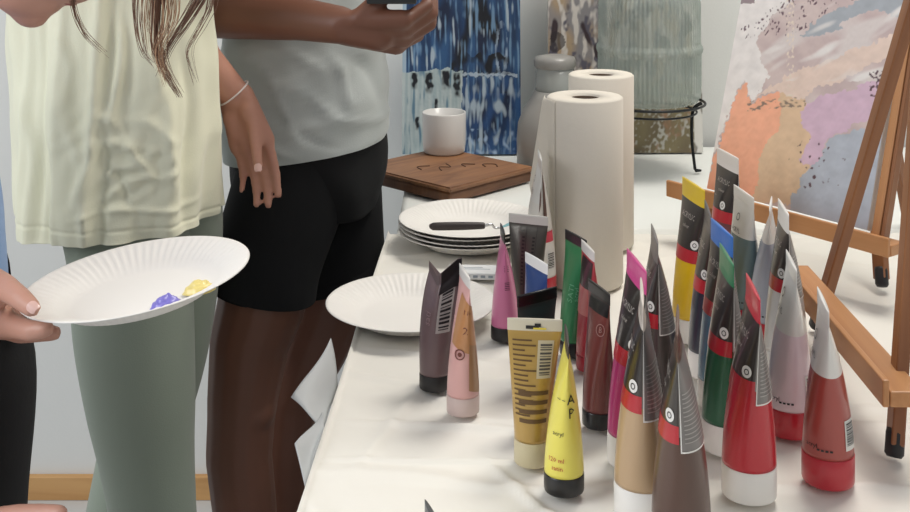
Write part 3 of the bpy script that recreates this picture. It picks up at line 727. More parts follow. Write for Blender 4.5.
# ------------------------------------------------------------------ people: bodies are one fused surface
class Body:
    def __init__(s): s.parts = []
    def bone(s, p, r, q, r2, n=16):
        p, q = V(p), V(q); d = q-p; Ld = d.length
        if Ld < 1e-6: d = V((0, 0, 1)); Ld = 1e-6
        d.normalize(); a = d.orthogonal().normalized(); b_ = d.cross(a)
        rows = []
        for k in range(5): t = -PI/2+PI/2*k/4; rows.append((p+d*(r*math.sin(t)), max(r*math.cos(t), r*.03)))
        for k in range(1, 4): rows.append((p+d*(Ld*k/4), r+(r2-r)*k/4))
        for k in range(5): t = PI/2*k/4; rows.append((q+d*(r2*math.sin(t)), max(r2*math.cos(t), r2*.03)))
        vs = []; fs = []
        for c, rr in rows:
            for i in range(n):
                t = 2*PI*i/n; vs.append(c+(a*math.cos(t)+b_*math.sin(t))*rr)
        for j in range(len(rows)-1):
            for i in range(n): fs.append((j*n+i, j*n+(i+1) % n, (j+1)*n+(i+1) % n, (j+1)*n+i))
        fs.append(tuple(range(n-1, -1, -1))); fs.append(tuple(range((len(rows)-1)*n, len(rows)*n)))
        s.parts.append((vs, fs))
    def chain(s, pts):
        for a, b_ in zip(pts[:-1], pts[1:]): s.bone(a[0], a[1], b_[0], b_[1])
    def ell(s, c, rx, ry, rz, R=None, n=24):
        c = V(c); R = R or Matrix.Identity(3); vs = []; fs = []
        for j in range(n//2+1):
            t = -PI/2+PI*j/(n//2)
            for i in range(n):
                a = 2*PI*i/n; vs.append(c+R @ V((rx*max(math.cos(t), .02)*math.cos(a), ry*max(math.cos(t), .02)*math.sin(a), rz*math.sin(t))))
        m = n//2
        for j in range(m):
            for i in range(n): fs.append((j*n+i, j*n+(i+1) % n, (j+1)*n+(i+1) % n, (j+1)*n+i))
        fs.append(tuple(range(n-1, -1, -1))); fs.append(tuple(range(m*n, m*n+n)))
        s.parts.append((vs, fs))
    def hand(s, wrist, dr, side, nrm, L_=.18, curl=(.3, .4, .3), spread=.05, thumb=(.55, .35, .5), thumbcurl=.25, r=1.0, curls=None):
        """dr: towards fingertips, side: towards the thumb side, nrm: where the palm faces"""
        W = V(wrist); d = V(dr).normalized(); sd = V(side); sd = (sd-d*sd.dot(d)).normalized(); n = V(nrm); n = (n-d*n.dot(d)-sd*n.dot(sd)).normalized()
        k = L_/.18; tips = []
        base = [W+d*.090*k+sd*x*k for x in (.029, .0095, -.0105, -.029)]
        base[3] -= d*.010*k; base[0] -= d*.003*k
        for i, x in enumerate((.016, .006, -.006, -.016)):
            s.bone(W+sd*x*k, .015*k, base[i]-d*.004*k, .0125*k*r)
        s.bone(W+d*.03*k+sd*.018*k+n*.006*k, .016*k, W+d*.06*k+sd*.02*k+n*.005*k, .013*k)
        s.bone(W+d*.03*k-sd*.018*k+n*.006*k, .014*k, W+d*.06*k-sd*.02*k+n*.004*k, .012*k)
        Ls = ((.040, .024, .019), (.044, .027, .020), (.041, .025, .019), (.032, .019, .017))
        for i in range(4):
            p = base[i]; ang = 0; fd = (d+sd*spread*(1.5-i)).normalized(); rr = (.0088, .009, .0086, .0076)[i]*k*r
            cc = curls[i] if curls else curl
            for j in range(3):
                ang += cc[j]
                v = fd*math.cos(ang)+n*math.sin(ang)
                q = p+v*Ls[i][j]*k
                s.bone(p, rr, q, rr*.88); rr *= .88; p = q
            tips.append((p, v))
        # thumb leaves the side of the palm near the wrist
        p = W+d*.022*k+sd*.022*k; td = (d*thumb[0]+sd*thumb[1]+n*thumb[2]).normalized()
        tl = (.042, .032, .026); rr = .0125*k*r; tdn = td
        for j in range(3):
            q = p+tdn*tl[j]*k; s.bone(p, rr, q, rr*.86); rr *= .86; p = q
            tdn = (tdn*math.cos(thumbcurl)+(d*.8+n*.3-sd*.3).normalized()*math.sin(thumbcurl)).normalized()
        s.tips = tips; s.thumb = (p, tdn)
    def build(s, name, parent, m, voxel=.0035, smooth=6):
        vs, fs = join(s.parts); o = obj('tmp', vs, fs, m); fixn(o)
        md = o.modifiers.new('r', 'REMESH'); md.mode = 'VOXEL'; md.voxel_size = voxel; md.use_smooth_shade = True
        sm = o.modifiers.new('s', 'SMOOTH'); sm.factor = .5; sm.iterations = smooth
        dg = bpy.context.evaluated_depsgraph_get(); me = bpy.data.meshes.new_from_object(o.evaluated_get(dg))
        me.name = name; bpy.data.objects.remove(o)
        me.polygons.foreach_set('use_smooth', [True]*len(me.polygons))
        off = parent.location.copy()
        me.transform(Matrix.Translation(-off)); r = bpy.data.objects.new(name, me); COL.objects.link(r); r.parent = parent
        return r
def cloth(name, rings, m, parent, n=96, rows=70, fold=None, thick=.002, solid=True, extra=None):
    """rings: (cx, cy, cz, rx, ry, tiltx, tilty): loft through ellipses; tilt lifts the ring along x and y"""
    off = parent.location
    rg = [tuple(list(r)+[0]*(7-len(r))) for r in rings]
    def fn(u, v):
        c = crom(rg, v); a = 2*PI*u
        rx, ry = c[3], c[4]
        ca, sa = math.cos(a), math.sin(a)
        e = 2.3; k = (abs(ca)**e+abs(sa)**e)**(-1/e)
        x = rx*k*ca; y = ry*k*sa
        p = V((c[0]+x, c[1]+y, c[2]+c[5]*ca+c[6]*sa))
        if fold:
            f = fold(a, v, p); q = V((ca, sa, 0)); p += q*f
        return p-off
    vs, fs = grid(fn, n, rows, True)
    o = fixn(obj(name, vs, fs, m, parent))
    if solid:
        md = o.modifiers.new('thick', 'SOLIDIFY'); md.thickness = thick; md.offset = -1
    return o
def fabric(name, c, rough=.85, bump=.15, bscale=350, sheen=.2): return mat(name, c, rough, bump=bump, bscale=bscale, sheen=sheen)
def nail(parent, p, d, n, w_=.0055, l_=.0075, m=None):
    d = V(d).normalized(); n = V(n); n = (n-d*n.dot(d)).normalized(); sd = d.cross(n)
    vs, fs = grid(lambda u, v: V(p)-parent.location+d*(l_*(v-.5))+sd*(w_*(u-.5)*2*(1-.35*(2*v-1)**4)*.5*2)+n*(.0012-.0022*(2*u-1)**2), 6, 6)
    return obj('fingernail', vs, fs, m, parent)

def creases(lst, d, p):
    """fold lines on a garment; each (x0, y0, x1, y1, height, width) read at distance d"""
    f = 0
    for x0, y0, x1, y1, h_, w_ in lst:
        ax, az = (x0-455)*d/F, EYE-(y0+100)*d/F; bx, bz = (x1-455)*d/F, EYE-(y1+100)*d/F
        dx, dz = bx-ax, bz-az; L2 = dx*dx+dz*dz; Lq = math.sqrt(L2)
        px, pz = p.x-ax, p.z-az; t = (px*dx+pz*dz)/L2; q = (px*dz-pz*dx)/Lq+.006*math.sin(t*5)
        if -.2 < t < 1.2 and abs(q) < 4*w_:
            e = max(0, min(1, (t+.2)*3))*max(0, min(1, (1.2-t)*3)); f += h_*math.exp(-(q/w_)**2)*e
    return f
CR1 = [(118, 20, 116, 135, .009, .007), (62, 40, 76, 110, .005, .007), (20, 110, 36, 240, .006, .006), (46, 150, 56, 240, -.006, .006), (100, 112, 150, 160, .0035, .004), (112, 140, 165, 176, .0035, .004), (118, 188, 172, 168, .0035, .004), (88, 212, 182, 204, .0035, .004), (125, 150, 160, 146, .003, .003), (108, 176, 150, 160, .003, .003), (150, 120, 176, 160, .003, .004), (96, 130, 88, 200, .006, .006), (150, 60, 178, 190, .006, .008), (70, 120, 100, 225, .005, .007), (180, 70, 186, 220, -.007, .006), (200, 80, 196, 200, .005, .006), (112, 165, 140, 200, -.005, .004), (130, 120, 175, 140, .004, .004)]
CR2 = [(218, 50, 246, 104, .007, .006), (240, 58, 286, 82, .006, .005), (286, 88, 345, 118, .006, .006), (330, 58, 352, 104, .006, .006), (300, 128, 386, 122, .005, .006), (232, 92, 268, 124, .007, .005), (256, 70, 300, 128, .005, .006), (225, 128, 290, 150, .005, .006), (352, 60, 384, 110, -.006, .008), (270, 50, 330, 66, .005, .006), (250, 110, 330, 142, -.005, .005)]
# ---- person in pale yellow shirt and sage leggings
SK1 = mat('skin_tan', 'b68470', .5, sss=.05, vary=.06, vscale=30)
p1 = empty('person', (-.455, 1.57, 0), 0, 'standing person in pale yellow t-shirt and sage green leggings, white bracelet on the wrist', 'person')
def ZP(py, d): return EYE-(py+100)*d/F
def XP(px, d): return (px-455)*d/F
B = Body()
dn, df = 1.545, 1.665     # near and far leg distances
near = [(pt(128, 245, dn), .078), (pt(134, 330, dn), .076), (pt(141, 400, dn), .069), (pt(147, 455, dn), .060), (pt(153, 512, dn), .054), (V((XP(157, dn), dn+.01, .28)), .052), (V((XP(160, dn), dn+.02, .10)), .034), (V((XP(160, dn), dn+.02, .05)), .034)]
far = [(pt(170, 230, df), .072), (pt(163, 330, df), .066), (pt(150, 400, df), .060), (pt(135, 455, df), .050), (pt(121, 512, df), .046), (V((XP(112, df), df, .26)), .048), (V((XP(105, df), df, .10)), .032), (V((XP(103, df), df, .05)), .033)]
sc = .93
B.chain([(a, r*sc) for a, r in near]); B.chain([(a, r*sc) for a, r in far])
for L_ in (near, far):
    q = L_[-1][0]; B.bone(V((q.x-.01, q.y+.01, .035)), .032, V((q.x+.10, q.y-.05, .028)), .026); B.bone(V((q.x+.10, q.y-.05, .026)), .026, V((q.x+.14, q.y-.07, .022)), .020)
cx1, cy1 = -.455, 1.585
B.ell((cx1, cy1, .86), .115, .095, .11); B.ell((cx1, cy1, 1.0), .10, .08, .12); B.ell((cx1, cy1-.01, 1.18), .115, .080, .16); B.ell((cx1, cy1-.01, 1.31), .13, .065, .055)
B.bone((cx1, cy1, 1.32), .05, (cx1, cy1-.01, 1.46), .047)
B.ell((cx1+.005, cy1-.02, 1.56), .075, .092, .11); B.ell((cx1+.0, cy1-.06, 1.50), .05, .05, .055); B.ell((cx1, cy1-.112, 1.54), .012, .016, .02)
B.ell((cx1-.078, cy1-.02, 1.55), .01, .016, .028); B.ell((cx1+.078, cy1-.02, 1.55), .01, .016, .028)
# right-hand-side arm, hanging; hand over the dark shorts
wr = pt(236, 96, 1.622)
B.chain([(V((cx1+.135, 1.565, 1.31)), .045), (V((cx1+.085, 1.575, 1.18)), .036), (pt(176, 0, 1.60), .030), (pt(203, 58, 1.61), .0255), (wr, .0215)])
hd = (pt(268, 190, 1.60)-wr)
B.hand(wr, hd, V((.85, -.35, .35)), V((.1, -1, 0)), .160, (.10, .15, .15), -.02, (.95, .0, .36), .05, 1.0, curls=((.10, .15, .15), (.14, .2, .15), (.18, .24, .15), (.22, .28, .2)))
tip1, th1 = B.tips, B.thumb
# other arm bent up in front of the chest
B.chain([(V((cx1-.165, cy1, 1.31)), .045), (V((cx1-.19, cy1-.02, 1.22)), .038), (V((cx1-.17, cy1-.12, 1.16)), .032), (V((cx1-.02, cy1-.19, 1.22)), .026)])
B.hand(V((cx1-.02, cy1-.19, 1.22)), V((.9, -.1, .4)), V((0, -.3, 1)), V((0, 1, .2)), .165, (.5, .6, .4))
b1 = B.build('body', p1, SK1)
nm = mat('nail_pink', 'd9b1a6', .35, coat=.3)
nail(p1, th1[0]+V((.0015, -.0078, 0)), th1[1], V((.25, -1, .1)), .0052, .011, nm)
# leggings
M_leg = fabric('sage_knit', '8f998a', .8, .1, 600, .25)
def legtube(name, L_, m, parent, ext=.003, fold=None, cut=None):
    pts = [(a.x, a.y, a.z, r+ext) for a, r in L_]
    off = parent.location
    P = [crom(pts, k/60) for k in range(61)]
    vs = []; n = 48; fs = []
    for k, p in enumerate(P):
        a = V(P[max(k-1, 0)][:3]); b_ = V(P[min(k+1, 60)][:3]); d = (b_-a).normalized(); x = V((1, 0, 0)); x = (x-d*x.dot(d)).normalized(); y = d.cross(x)
        for i in range(n):
            t = 2*PI*i/n; rr = p[3]*(1+(fold(t, k/60) if fold else 0)); vs.append(V(p[:3])+(x*math.cos(t)+y*math.sin(t))*rr-off)
    for k in range(60):
        for i in range(n): fs.append((k*n+i, k*n+(i+1) % n, (k+1)*n+(i+1) % n, (k+1)*n+i))
    return (vs, fs)
nearC = [(V((cx1-.02, 1.57, .90)), .085)]+[(a, r) for a, r in near[:-1]]
farC = [(V((cx1+.03, 1.61, .90)), .085)]+[(a, r) for a, r in far[:-1]]
fl = lambda t, v: .012*math.sin(9*v+t)*math.exp(-v*3)
fixn(obj('leggings', *join([legtube('l', nearC, M_leg, p1, .003, fl), legtube('l', farC, M_leg, p1, .003, fl)]), M_leg, p1))
# shirt: pale yellow, front panel lower than the set-back right panel
M_sh1 = fabric('pale_yellow_cotton', 'e8e7cd', .85, .08, 500, .3)
hem = .797
def sf1(a, v, p):
    f = -.004*math.exp(-((p.z-1.02)/.08)**2)*(1 if math.cos(a) < 0 else 0)
    lo = max(0, 1-v*1.3)
    f += .006*math.sin(a*7+1.5*math.sin(v*5))*lo+.004*math.sin(a*13+4*v)*lo
    f += .006*N3((p.x*16, p.y*10, p.z*4))+.0035*N3((p.x*40, p.y*20, p.z*14))
    f -= .0016*math.exp(-((p.z-hem-.017)/.0022)**2)
    # long vertical drape lines on the viewer's side
    vx = p.x
    for x0, w0, h0 in ((-.458, .007, .009), (-.440, .006, -.006), (-.505, .008, .006), (-.53, .006, -.005), (-.555, .007, .006), (-.405, .010, .005), (-.375, .008, -.005)):
        f += h0*math.exp(-((vx-x0-.03*(p.z-.95))/w0)**2)*(1 if math.sin(a) < 0 else 0)*min(1, .35+abs(1-v))
    if math.sin(a) < 0: f += creases(CR1, 1.47, p)
    f += .002*math.exp(-((p.z-.90)/.07)**2)*math.sin(p.z*190-p.x*150+7*N3((p.x*16,0,p.z*16)))*math.exp(-((vx+.43)/.06)**2)*(1 if math.sin(a) < 0 else 0)
    return f
cloth('tshirt', [(-.455, 1.552, hem, .124, .112, .006, 0), (-.455, 1.553, hem+.03, .126, .113, .006, 0), (-.456, 1.558, .90, .132, .110), (-.465, 1.566, 1.02, .136, .104), (-.471, 1.57, 1.12, .137, .100), (-.459, 1.57, 1.22, .150, .095), (-.455, 1.57, 1.30, .155, .085), (-.455, 1.575, 1.345, .11, .07), (-.455, 1.58, 1.36, .065, .06)], M_sh1, p1, 220, 160, sf1)
def sf1b(a, v, p): return .004*math.sin(a*9+3*v)*max(0, 1-v)+.004*N3((p.x*22, p.y*20, p.z*7))
cloth('tshirt_back_panel', [(-.396, 1.630, .800, .064, .052, -.004, 0), (-.396, 1.630, .82, .063, .052), (-.397, 1.625, .95, .058, .047), (-.40, 1.62, 1.1, .050, .042), (-.40, 1.61, 1.2, .045, .040)], M_sh1, p1, 96, 50, sf1b)
for sx in (-1, 1):
    cloth('sleeve', [(cx1+sx*.140, 1.572, 1.17, .050, .046), (cx1+sx*.142, 1.570, 1.24, .052, .050), (cx1+sx*.135, 1.570, 1.32, .050, .050), (cx1+sx*.11, 1.572, 1.345, .03, .03)], M_sh1, p1, 48, 20, lambda a, v, p: .003*math.sin(5*a+4*v))
M_hair1 = mat('dark_brown_hair', '3b2a20', .5, bump=.5, bscale=120, stretch=(1, 1, .1))
def haircap(par, c, rx, ry, rz, drop, m, back=(0, 1)):
    """hair shell over the crown, longer at the back"""
    off = par.location; c = V(c)
    def fn(u, v):
        a = 2*PI*u; bk = max(0, math.cos(a)*back[0]+math.sin(a)*back[1])
        t = PI/2-v*(1.35+.55*bk)
        k = 1+.02*math.sin(a*24+v*3)
        p = c+V((rx*k*math.cos(t)*math.cos(a), ry*k*math.cos(t)*math.sin(a), rz*math.sin(t)-drop*bk*max(0, v-.7)))
        return p-off
    return fixn(obj('hair', *grid(fn, 96, 24, True), m, par))
haircap(p1, (cx1+.005, cy1-.012, 1.57), .086, .104, .115, .12, M_hair1)
# bracelet
wdir = (pt(236, 96, 1.622)-pt(203, 58, 1.61)).normalized(); bc = pt(234, 93, 1.622)
xa = wdir.orthogonal().normalized(); xb = wdir.cross(xa)
br = obj('bracelet', *sweep([tuple(bc-p1.location+(xa*math.cos(t)+xb*math.sin(t))*.0245)+(.0013,) for t in [2*PI*k/18 for k in range(19)]], 72, 6), mat('white_bead', 'e8dcd8', .4), p1)

# ---- person in light grey t-shirt and black shorts
SK2 = mat('skin_brown', '724a39', .48, sss=.04, vary=.08, vscale=25)
mx, my = -.240, 1.845
p2 = empty('person', (mx, my, 0), 0, 'person in light grey t-shirt and black shorts standing at the table, holding a dark item', 'person')
B = Body(); da, db = 1.765, 1.925
nl = [(V((mx+.0, da+.02, .84)), .080), (pt(271, 250, da), .073), (pt(261, 305, da), .068), (pt(250, 340, da), .062), (pt(243, 395, da), .055), (pt(241, 420, da), .052), (pt(239, 455, da), .051), (pt(245, 512, da), .049), (V((XP(250, da), da, .20)), .042), (V((XP(252, da), da, .10)), .033), (V((XP(252, da), da, .05)), .034)]
fl2 = [(V((mx+.02, db-.03, .84)), .080), (pt(335, 260, db), .073), (pt(325, 310, db), .069), (pt(308, 350, db), .064), (pt(288, 400, db), .050), (pt(286, 420, db), .049), (pt(283, 455, db), .050), (pt(284, 512, db), .045), (V((XP(286, db), db, .12)), .033), (V((XP(287, db), db, .05)), .034)]
B.chain(nl); B.chain(fl2)
B.ell(pt(246, 405, da)+V((.012, -.012, 0)), .036, .036, .04); 
for L_ in (nl, fl2):
    q = L_[-1][0]; B.bone(V((q.x-.02, q.y, .036)), .034, V((q.x+.11, q.y-.02, .030)), .028); B.bone(V((q.x+.11, q.y-.02, .028)), .028, V((q.x+.16, q.y-.025, .022)), .020)
B.ell((mx, my, .93), .105, .14, .12); B.ell((mx, my, 1.06), .095, .125, .13); B.ell((mx, my, 1.25), .105, .155, .16); B.ell((mx, my+.01, 1.39), .07, .155, .055)
B.bone((mx, my, 1.40), .056, (mx+.015, my, 1.53), .054)
B.ell((mx+.03, my, 1.63), .098, .078, .115); B.ell((mx+.065, my, 1.575), .055, .05, .055); B.ell((mx+.125, my, 1.615), .018, .013, .02); B.ell((mx+.02, my-.08, 1.62), .016, .01, .028); B.ell((mx+.02, my+.08, 1.62), .016, .01, .028)
DH = 1.60
el = V((mx-.10, my-.205, 1.075)); el = pt(200, 12, 1.725); wr2 = pt(340, 25, DH)
B.chain([(V((mx, my-.135, 1.39)), .052), (V((mx-.05, my-.140, 1.25)), .045), (el, .039), (pt(240, 15, 1.69), .036), (pt(300, 19, 1.64), .031), (wr2, .027)])
B.hand(wr2+V((.004, 0, -.004)), V((.99, 0, -.08)), V((0, -.68, .66)), V((.05, .72, .66)), .180, (.7, .8, .5), .02, (.62, .35, .62), .35, 1.18,
       curls=((.80, .85, .5), (.75, .85, .5), (.70, .85, .5), (.62, .85, .5)))
B.bone(wr2+V((.01, .0, -.004)), .024, wr2+V((.055, .0, -.014)), .023)
tips2, thb2 = B.tips, B.thumb
B.chain([(V((mx, my+.17, 1.39)), .052), (V((mx+.0, my+.20, 1.18)), .042), (V((mx+.06, my+.16, 1.12)), .035), (V((mx+.20, my+.02, 1.16)), .027)])
B.hand(V((mx+.20, my+.02, 1.16)), V((.8, -.5, .1)), V((0, -.2, 1)), V((-.3, -.8, 0)), .185, (.5, .6, .4))
B.build('body', p2, SK2)
M_sh2 = fabric('light_grey_jersey', 'b3b9b7', .85, .08, 500, .3)
def sf2(a, v, p):
    f = .004*N3((p.x*12, p.y*10, p.z*9))+.002*N3((p.x*26, p.y*20, p.z*14))
    if math.sin(a) < 0: f += creases(CR2, 1.70, p)
    s_ = (p.x*1.0+p.z*1.5)
    f += .0015*math.sin(s_*42+3*N3((p.x*5, p.z*5, 3)))*(.3+.7*max(0, 1-v*1.6))*(1 if math.sin(a) < .3 else .5)
    f += .003*math.sin((p.x*-.6+p.z)*70)*max(0, 1-abs(v-.25)*3)
    return f
cloth('tshirt', [(mx, my, .842, .132, .158, .018, 0), (mx, my, .87, .134, .160, .016, 0), (mx-.002, my, 1.0, .131, .158), (mx-.004, my, 1.12, .124, .155), (mx, my, 1.27, .120, .158), (mx, my+.005, 1.36, .105, .160), (mx, my, 1.42, .085, .14), (mx, my, 1.45, .065, .065)], M_sh2, p2, 150, 100, sf2)
for sy in (-1, 1):
    cloth('sleeve', [(mx-.045 if sy < 0 else mx, my+sy*.150, 1.24, .060, .054), (mx-.02 if sy < 0 else mx, my+sy*.145, 1.32, .062, .056), (mx, my+sy*.14, 1.40, .058, .055), (mx, my+sy*.11, 1.42, .03, .03)], M_sh2, p2, 48, 20, lambda a, v, p: .003*math.sin(5*a+4*v))
M_short = fabric('black_shorts_cloth', '0b0c0f', .95, .05, 300, .0)
def sfs(a, v, p): return .004*math.sin(a*6+5*v)+.005*N3((p.x*12, p.y*12, p.z*6))
def upto(L_, k): return L_[:k]
sA = [(V((mx, da+.05, .90)), .075)]+nl[:3]; sA[-1] = (pt(263, 289, da), .070)
sB = [(V((mx+.01, db-.05, .90)), .075)]+fl2[:3]; sB[-1] = (pt(339, 282, db), .076)
fs_ = lambda t, v: .03*v*v+.02*math.sin(3*t+6*v)
wl = cloth('tmp', [(mx+.004, my, .735, .105, .10), (mx+.006, my, .80, .121, .135), (mx+.004, my, .86, .125, .145), (mx+.002, my, .92, .117, .146)], M_short, p2, 72, 30, sfs, solid=False)
wm = ([v.co.copy() for v in wl.data.vertices], [tuple(p.vertices) for p in wl.data.polygons]); bpy.data.objects.remove(wl)
so = obj('shorts', *join([wm, legtube('l', sA, M_short, p2, .011, fs_), legtube('l', sB, M_short, p2, .011, fs_)]), M_short, p2); fixn(so)
md = so.modifiers.new('thick', 'SOLIDIFY'); md.thickness = .002; md.offset = -1
haircap(p2, (mx+.015, my, 1.645), .108, .088, .112, .02, mat('black_hair', '14110f', .6, bump=.5, bscale=200), (-1, 0))
# dark item in the raised hand
it = pt(394, -1, DH-.004)
hi = empty('phone', it, 0, 'dark flat phone held in the raised brown hand at the top of the photo', 'phone')
box('case', -.036, .032, -.030, .040, -.0045, .0045, mat('dark_phone', '1b1d1c', .3, coat=.4), hi, .002)
box('screen', -.033, .029, -.027, .037, .0043, .0050, mat('phone_glass', '0c0d10', .08), hi, .0)

# ---- person leaning in from the left, blue top and black trousers
SK3 = mat('skin_light', 'c0917f', .5, sss=.06, vary=.05, vscale=30)
p3 = empty('person', (-.60, 1.14, 0), 0, 'person leaning in at the left edge, blue top, black trousers, holding a plate', 'person')
B = Body(); DH3 = 1.10
chin = pt(31, 20, DH3)
def HL(x, z, y=0.0, ang=math.radians(-34)):
    """point of the head: x forward, z up from the chin, then pitched down"""
    return chin+V((x*math.cos(ang)-z*math.sin(ang), y, x*math.sin(ang)+z*math.cos(ang)))
Rh = Matrix.Rotation(math.radians(34), 3, 'Y')
B.ell(HL(-.055, .135), .098, .074, .090, Rh); B.ell(HL(-.02, .10), .072, .062, .085, Rh)
B.ell(HL(-.006, .006), .019, .020, .015, Rh); B.bone(HL(-.008, .007), .016, HL(-.07, .035, -.050), .014); B.bone(HL(-.008, .007), .016, HL(-.07, .035, .050), .014)
B.ell(HL(-.022, .03), .040, .042, .036, Rh); B.ell(HL(-.03, .055), .048, .050, .04, Rh)
B.ell(HL(.0155, .036), .0105, .020, .0058, Rh); B.ell(HL(.0175, .047), .0110, .021, .0058, Rh)
B.bone(HL(.022, .105), .008, HL(.037, .067), .0105); B.ell(HL(.026, .062, -.010), .008, .006, .006, Rh); B.ell(HL(.026, .062, .010), .008, .006, .006, Rh)
B.ell(HL(.010, .125), .03, .055, .02, Rh); B.ell(HL(-.075, .09, -.072), .018, .008, .03, Rh)
nb = V((-.56, 1.15, 1.30)); B.bone(HL(-.075, .06), .050, V((-.52, 1.12, 1.19)), .052); B.bone(V((-.52, 1.12, 1.19)), .052, V((-.58, 1.14, 1.17)), .07)
B.chain([(V((-.585, 1.14, 1.13)), .10), (V((-.625, 1.15, 1.0)), .095), (V((-.625, 1.16, .88)), .10), (V((-.60, 1.16, .80)), .09)])
B.ell((-.59, 1.14, 1.13), .09, .15, .06)
# legs
lga = [(V((-.590, 1.14, .80)), .085), (pt(-62, 360, 1.13), .078), (pt(-50, 512, 1.13), .062), (V((-.50, 1.13, .42)), .055), (V((-.50, 1.14, .26)), .05), (V((-.51, 1.15, .09)), .034), (V((-.51, 1.15, .05)), .034)]
lgb = [(V((-.60, 1.24, .80)), .085), (V((-.61, 1.25, .60)), .075), (V((-.60, 1.25, .42)), .055), (V((-.62, 1.26, .26)), .05), (V((-.63, 1.27, .09)), .034), (V((-.63, 1.27, .05)), .034)]
B.chain(lga); B.chain(lgb)
for L_ in (lga, lgb):
    q = L_[-1][0]; B.bone(V((q.x-.02, q.y, .034)), .032, V((q.x+.13, q.y-.01, .024)), .022)
# arm with the plate: thumb over the rim, fingers underneath
W3 = pt(-36, 300, 1.045); T3 = HM @ V((-.090, 0, .02))
B.chain([(V((-.585, 1.02, 1.13)), .048), (V((-.64, .98, .98)), .040), (V((-.64, 1.0, .905)), .034), (V((-.53, 1.03, .885)), .028), (W3, .025)])
B.parts_h = len(B.parts)
Wd = W3; k = 1.0
hdv = (pt(52, 326, 1.035)-pt(-36, 303, 1.045)).normalized(); sdv = V((.0, -.3, 1)).normalized()
B.bone(pt(-22, 286, 1.03), .020, pt(-2, 290, 1.02), .0165); B.bone(pt(-16, 278, 1.03), .014, pt(3, 289, 1.01), .0125)
B.bone(W3, .024, pt(-4, 296, 1.05), .020); B.bone(W3, .024, pt(-2, 318, 1.06), .020); B.bone(W3, .022, pt(2, 312, 1.08), .018); B.bone(W3, .022, pt(0, 300, 1.10), .015)
B.chain([(pt(-14, 284, 1.030), .0150), (pt(4, 287, 1.005), .0115), (pt(20, 298, .975), .0096), (pt(32, 308, .960), .0078)])       # thumb on the rim
B.chain([(pt(-2, 322, 1.035), .0150), (pt(16, 327, 1.015), .0105), (pt(32, 331, 1.0), .0092), (pt(46, 329, .995), .0078)])      # forefinger below the rim
B.chain([(pt(-2, 322, 1.062), .0130), (pt(20, 333, 1.062), .0098), (pt(38, 333, 1.065), .0088), (pt(54, 333, 1.068), .0075)])
B.chain([(pt(-2, 318, 1.080), .0120), (pt(18, 330, 1.085), .0094), (pt(34, 332, 1.092), .0084), (pt(47, 331, 1.096), .0072)])
B.chain([(pt(-4, 310, 1.098), .0110), (pt(12, 310, 1.106), .0084), (pt(26, 310, 1.112), .0074), (pt(36, 308, 1.116), .0066)])
# other arm hanging, fingers forward
W4 = pt(-30, 525, 1.03)
B.chain([(V((-.60, 1.0, 1.12)), .046), (pt(-95, 330, 1.0), .036), (pt(-50, 440, 1.02), .030), (W4, .024)])
B.hand(W4, V((1, .05, -.16)), V((0, -.6, .6)), V((0, .1, -1)), .165, (.1, .25, .2), .05, (.7, .7, .0), .1, .95)
tips4 = B.tips
B.build('body', p3, SK3, .0032)
nm3 = mat('nail_pale', 'e0b9ae', .3, coat=.3)
nail(p3, pt(32.5, 307.0, .9515), V((.85, -.35, -.5)), V((.15, -1, .55)), .0046, .0095, nm3)
for q, v in tips4[:2]: nail(p3, q+V((0, -.002, .0068)), v, V((0, -.3, 1)), .0045, .009, nm3)
M_lip = mat('lip_rose', 'a05a55', .4)
def lip(x, z, rx, rz, name):
    c = HL(x, z); vs = []; n = 20
    def fn(u, v):
        a = 2*PI*u; t = -PI/2+PI*v
        p = V((rx*math.cos(t)*math.cos(a), .019*math.cos(t)*math.sin(a), rz*math.sin(t))); return c+Rh @ p-p3.location
    return obj(name, *grid(fn, 20, 10, True), M_lip, p3)
lip(.0165, .0365, .0112, .0048, 'lip'); lip(.0185, .0465, .0115, .0046, 'lip')
for sy in (-1, 1):
    c = HL(.014, .098, sy*.032); obj('eye', [tuple(c+V(v)-p3.location) for v in lathe([(0, -.011), (.008, -.008), (.011, 0), (.008, .008), (0, .011)], 16)[0]], lathe([(0, -.011), (.008, -.008), (.011, 0), (.008, .008), (0, .011)], 16)[1], mat('eye_white', 'e8e4e0', .2), p3)
M_blue = fabric('light_blue_cotton', '7d9cc6', .85, .08, 400)
def sf3(a, v, p): return .004*math.sin(a*6+5*v)+.005*N3((p.x*12, p.y*12, p.z*6))
cloth('top', [(-.577, 1.15, .765, .118, .138), (-.580, 1.15, .80, .120, .140), (-.588, 1.15, .90, .122, .15), (-.600, 1.15, 1.0, .115, .14), (-.605, 1.145, 1.08, .100, .14), (-.61, 1.14, 1.16, .080, .12), (-.60, 1.14, 1.20, .06, .07)], M_blue, p3, 96, 60, sf3)
M_trs = fabric('black_trouser_cloth', '0b0c0f', .95, .05, 300, .0)
cA = [(V((-.60, 1.15, .84)), .085)]+[(a, r+.006) for a, r in lga[:-1]]; cB = [(V((-.57, 1.22, .84)), .10)]+[(a, r+.006) for a, r in lgb[:-1]]
fixn(obj('trousers', *join([legtube('l', cA, M_trs, p3, .004), legtube('l', cB, M_trs, p3, .004)]), M_trs, p3))
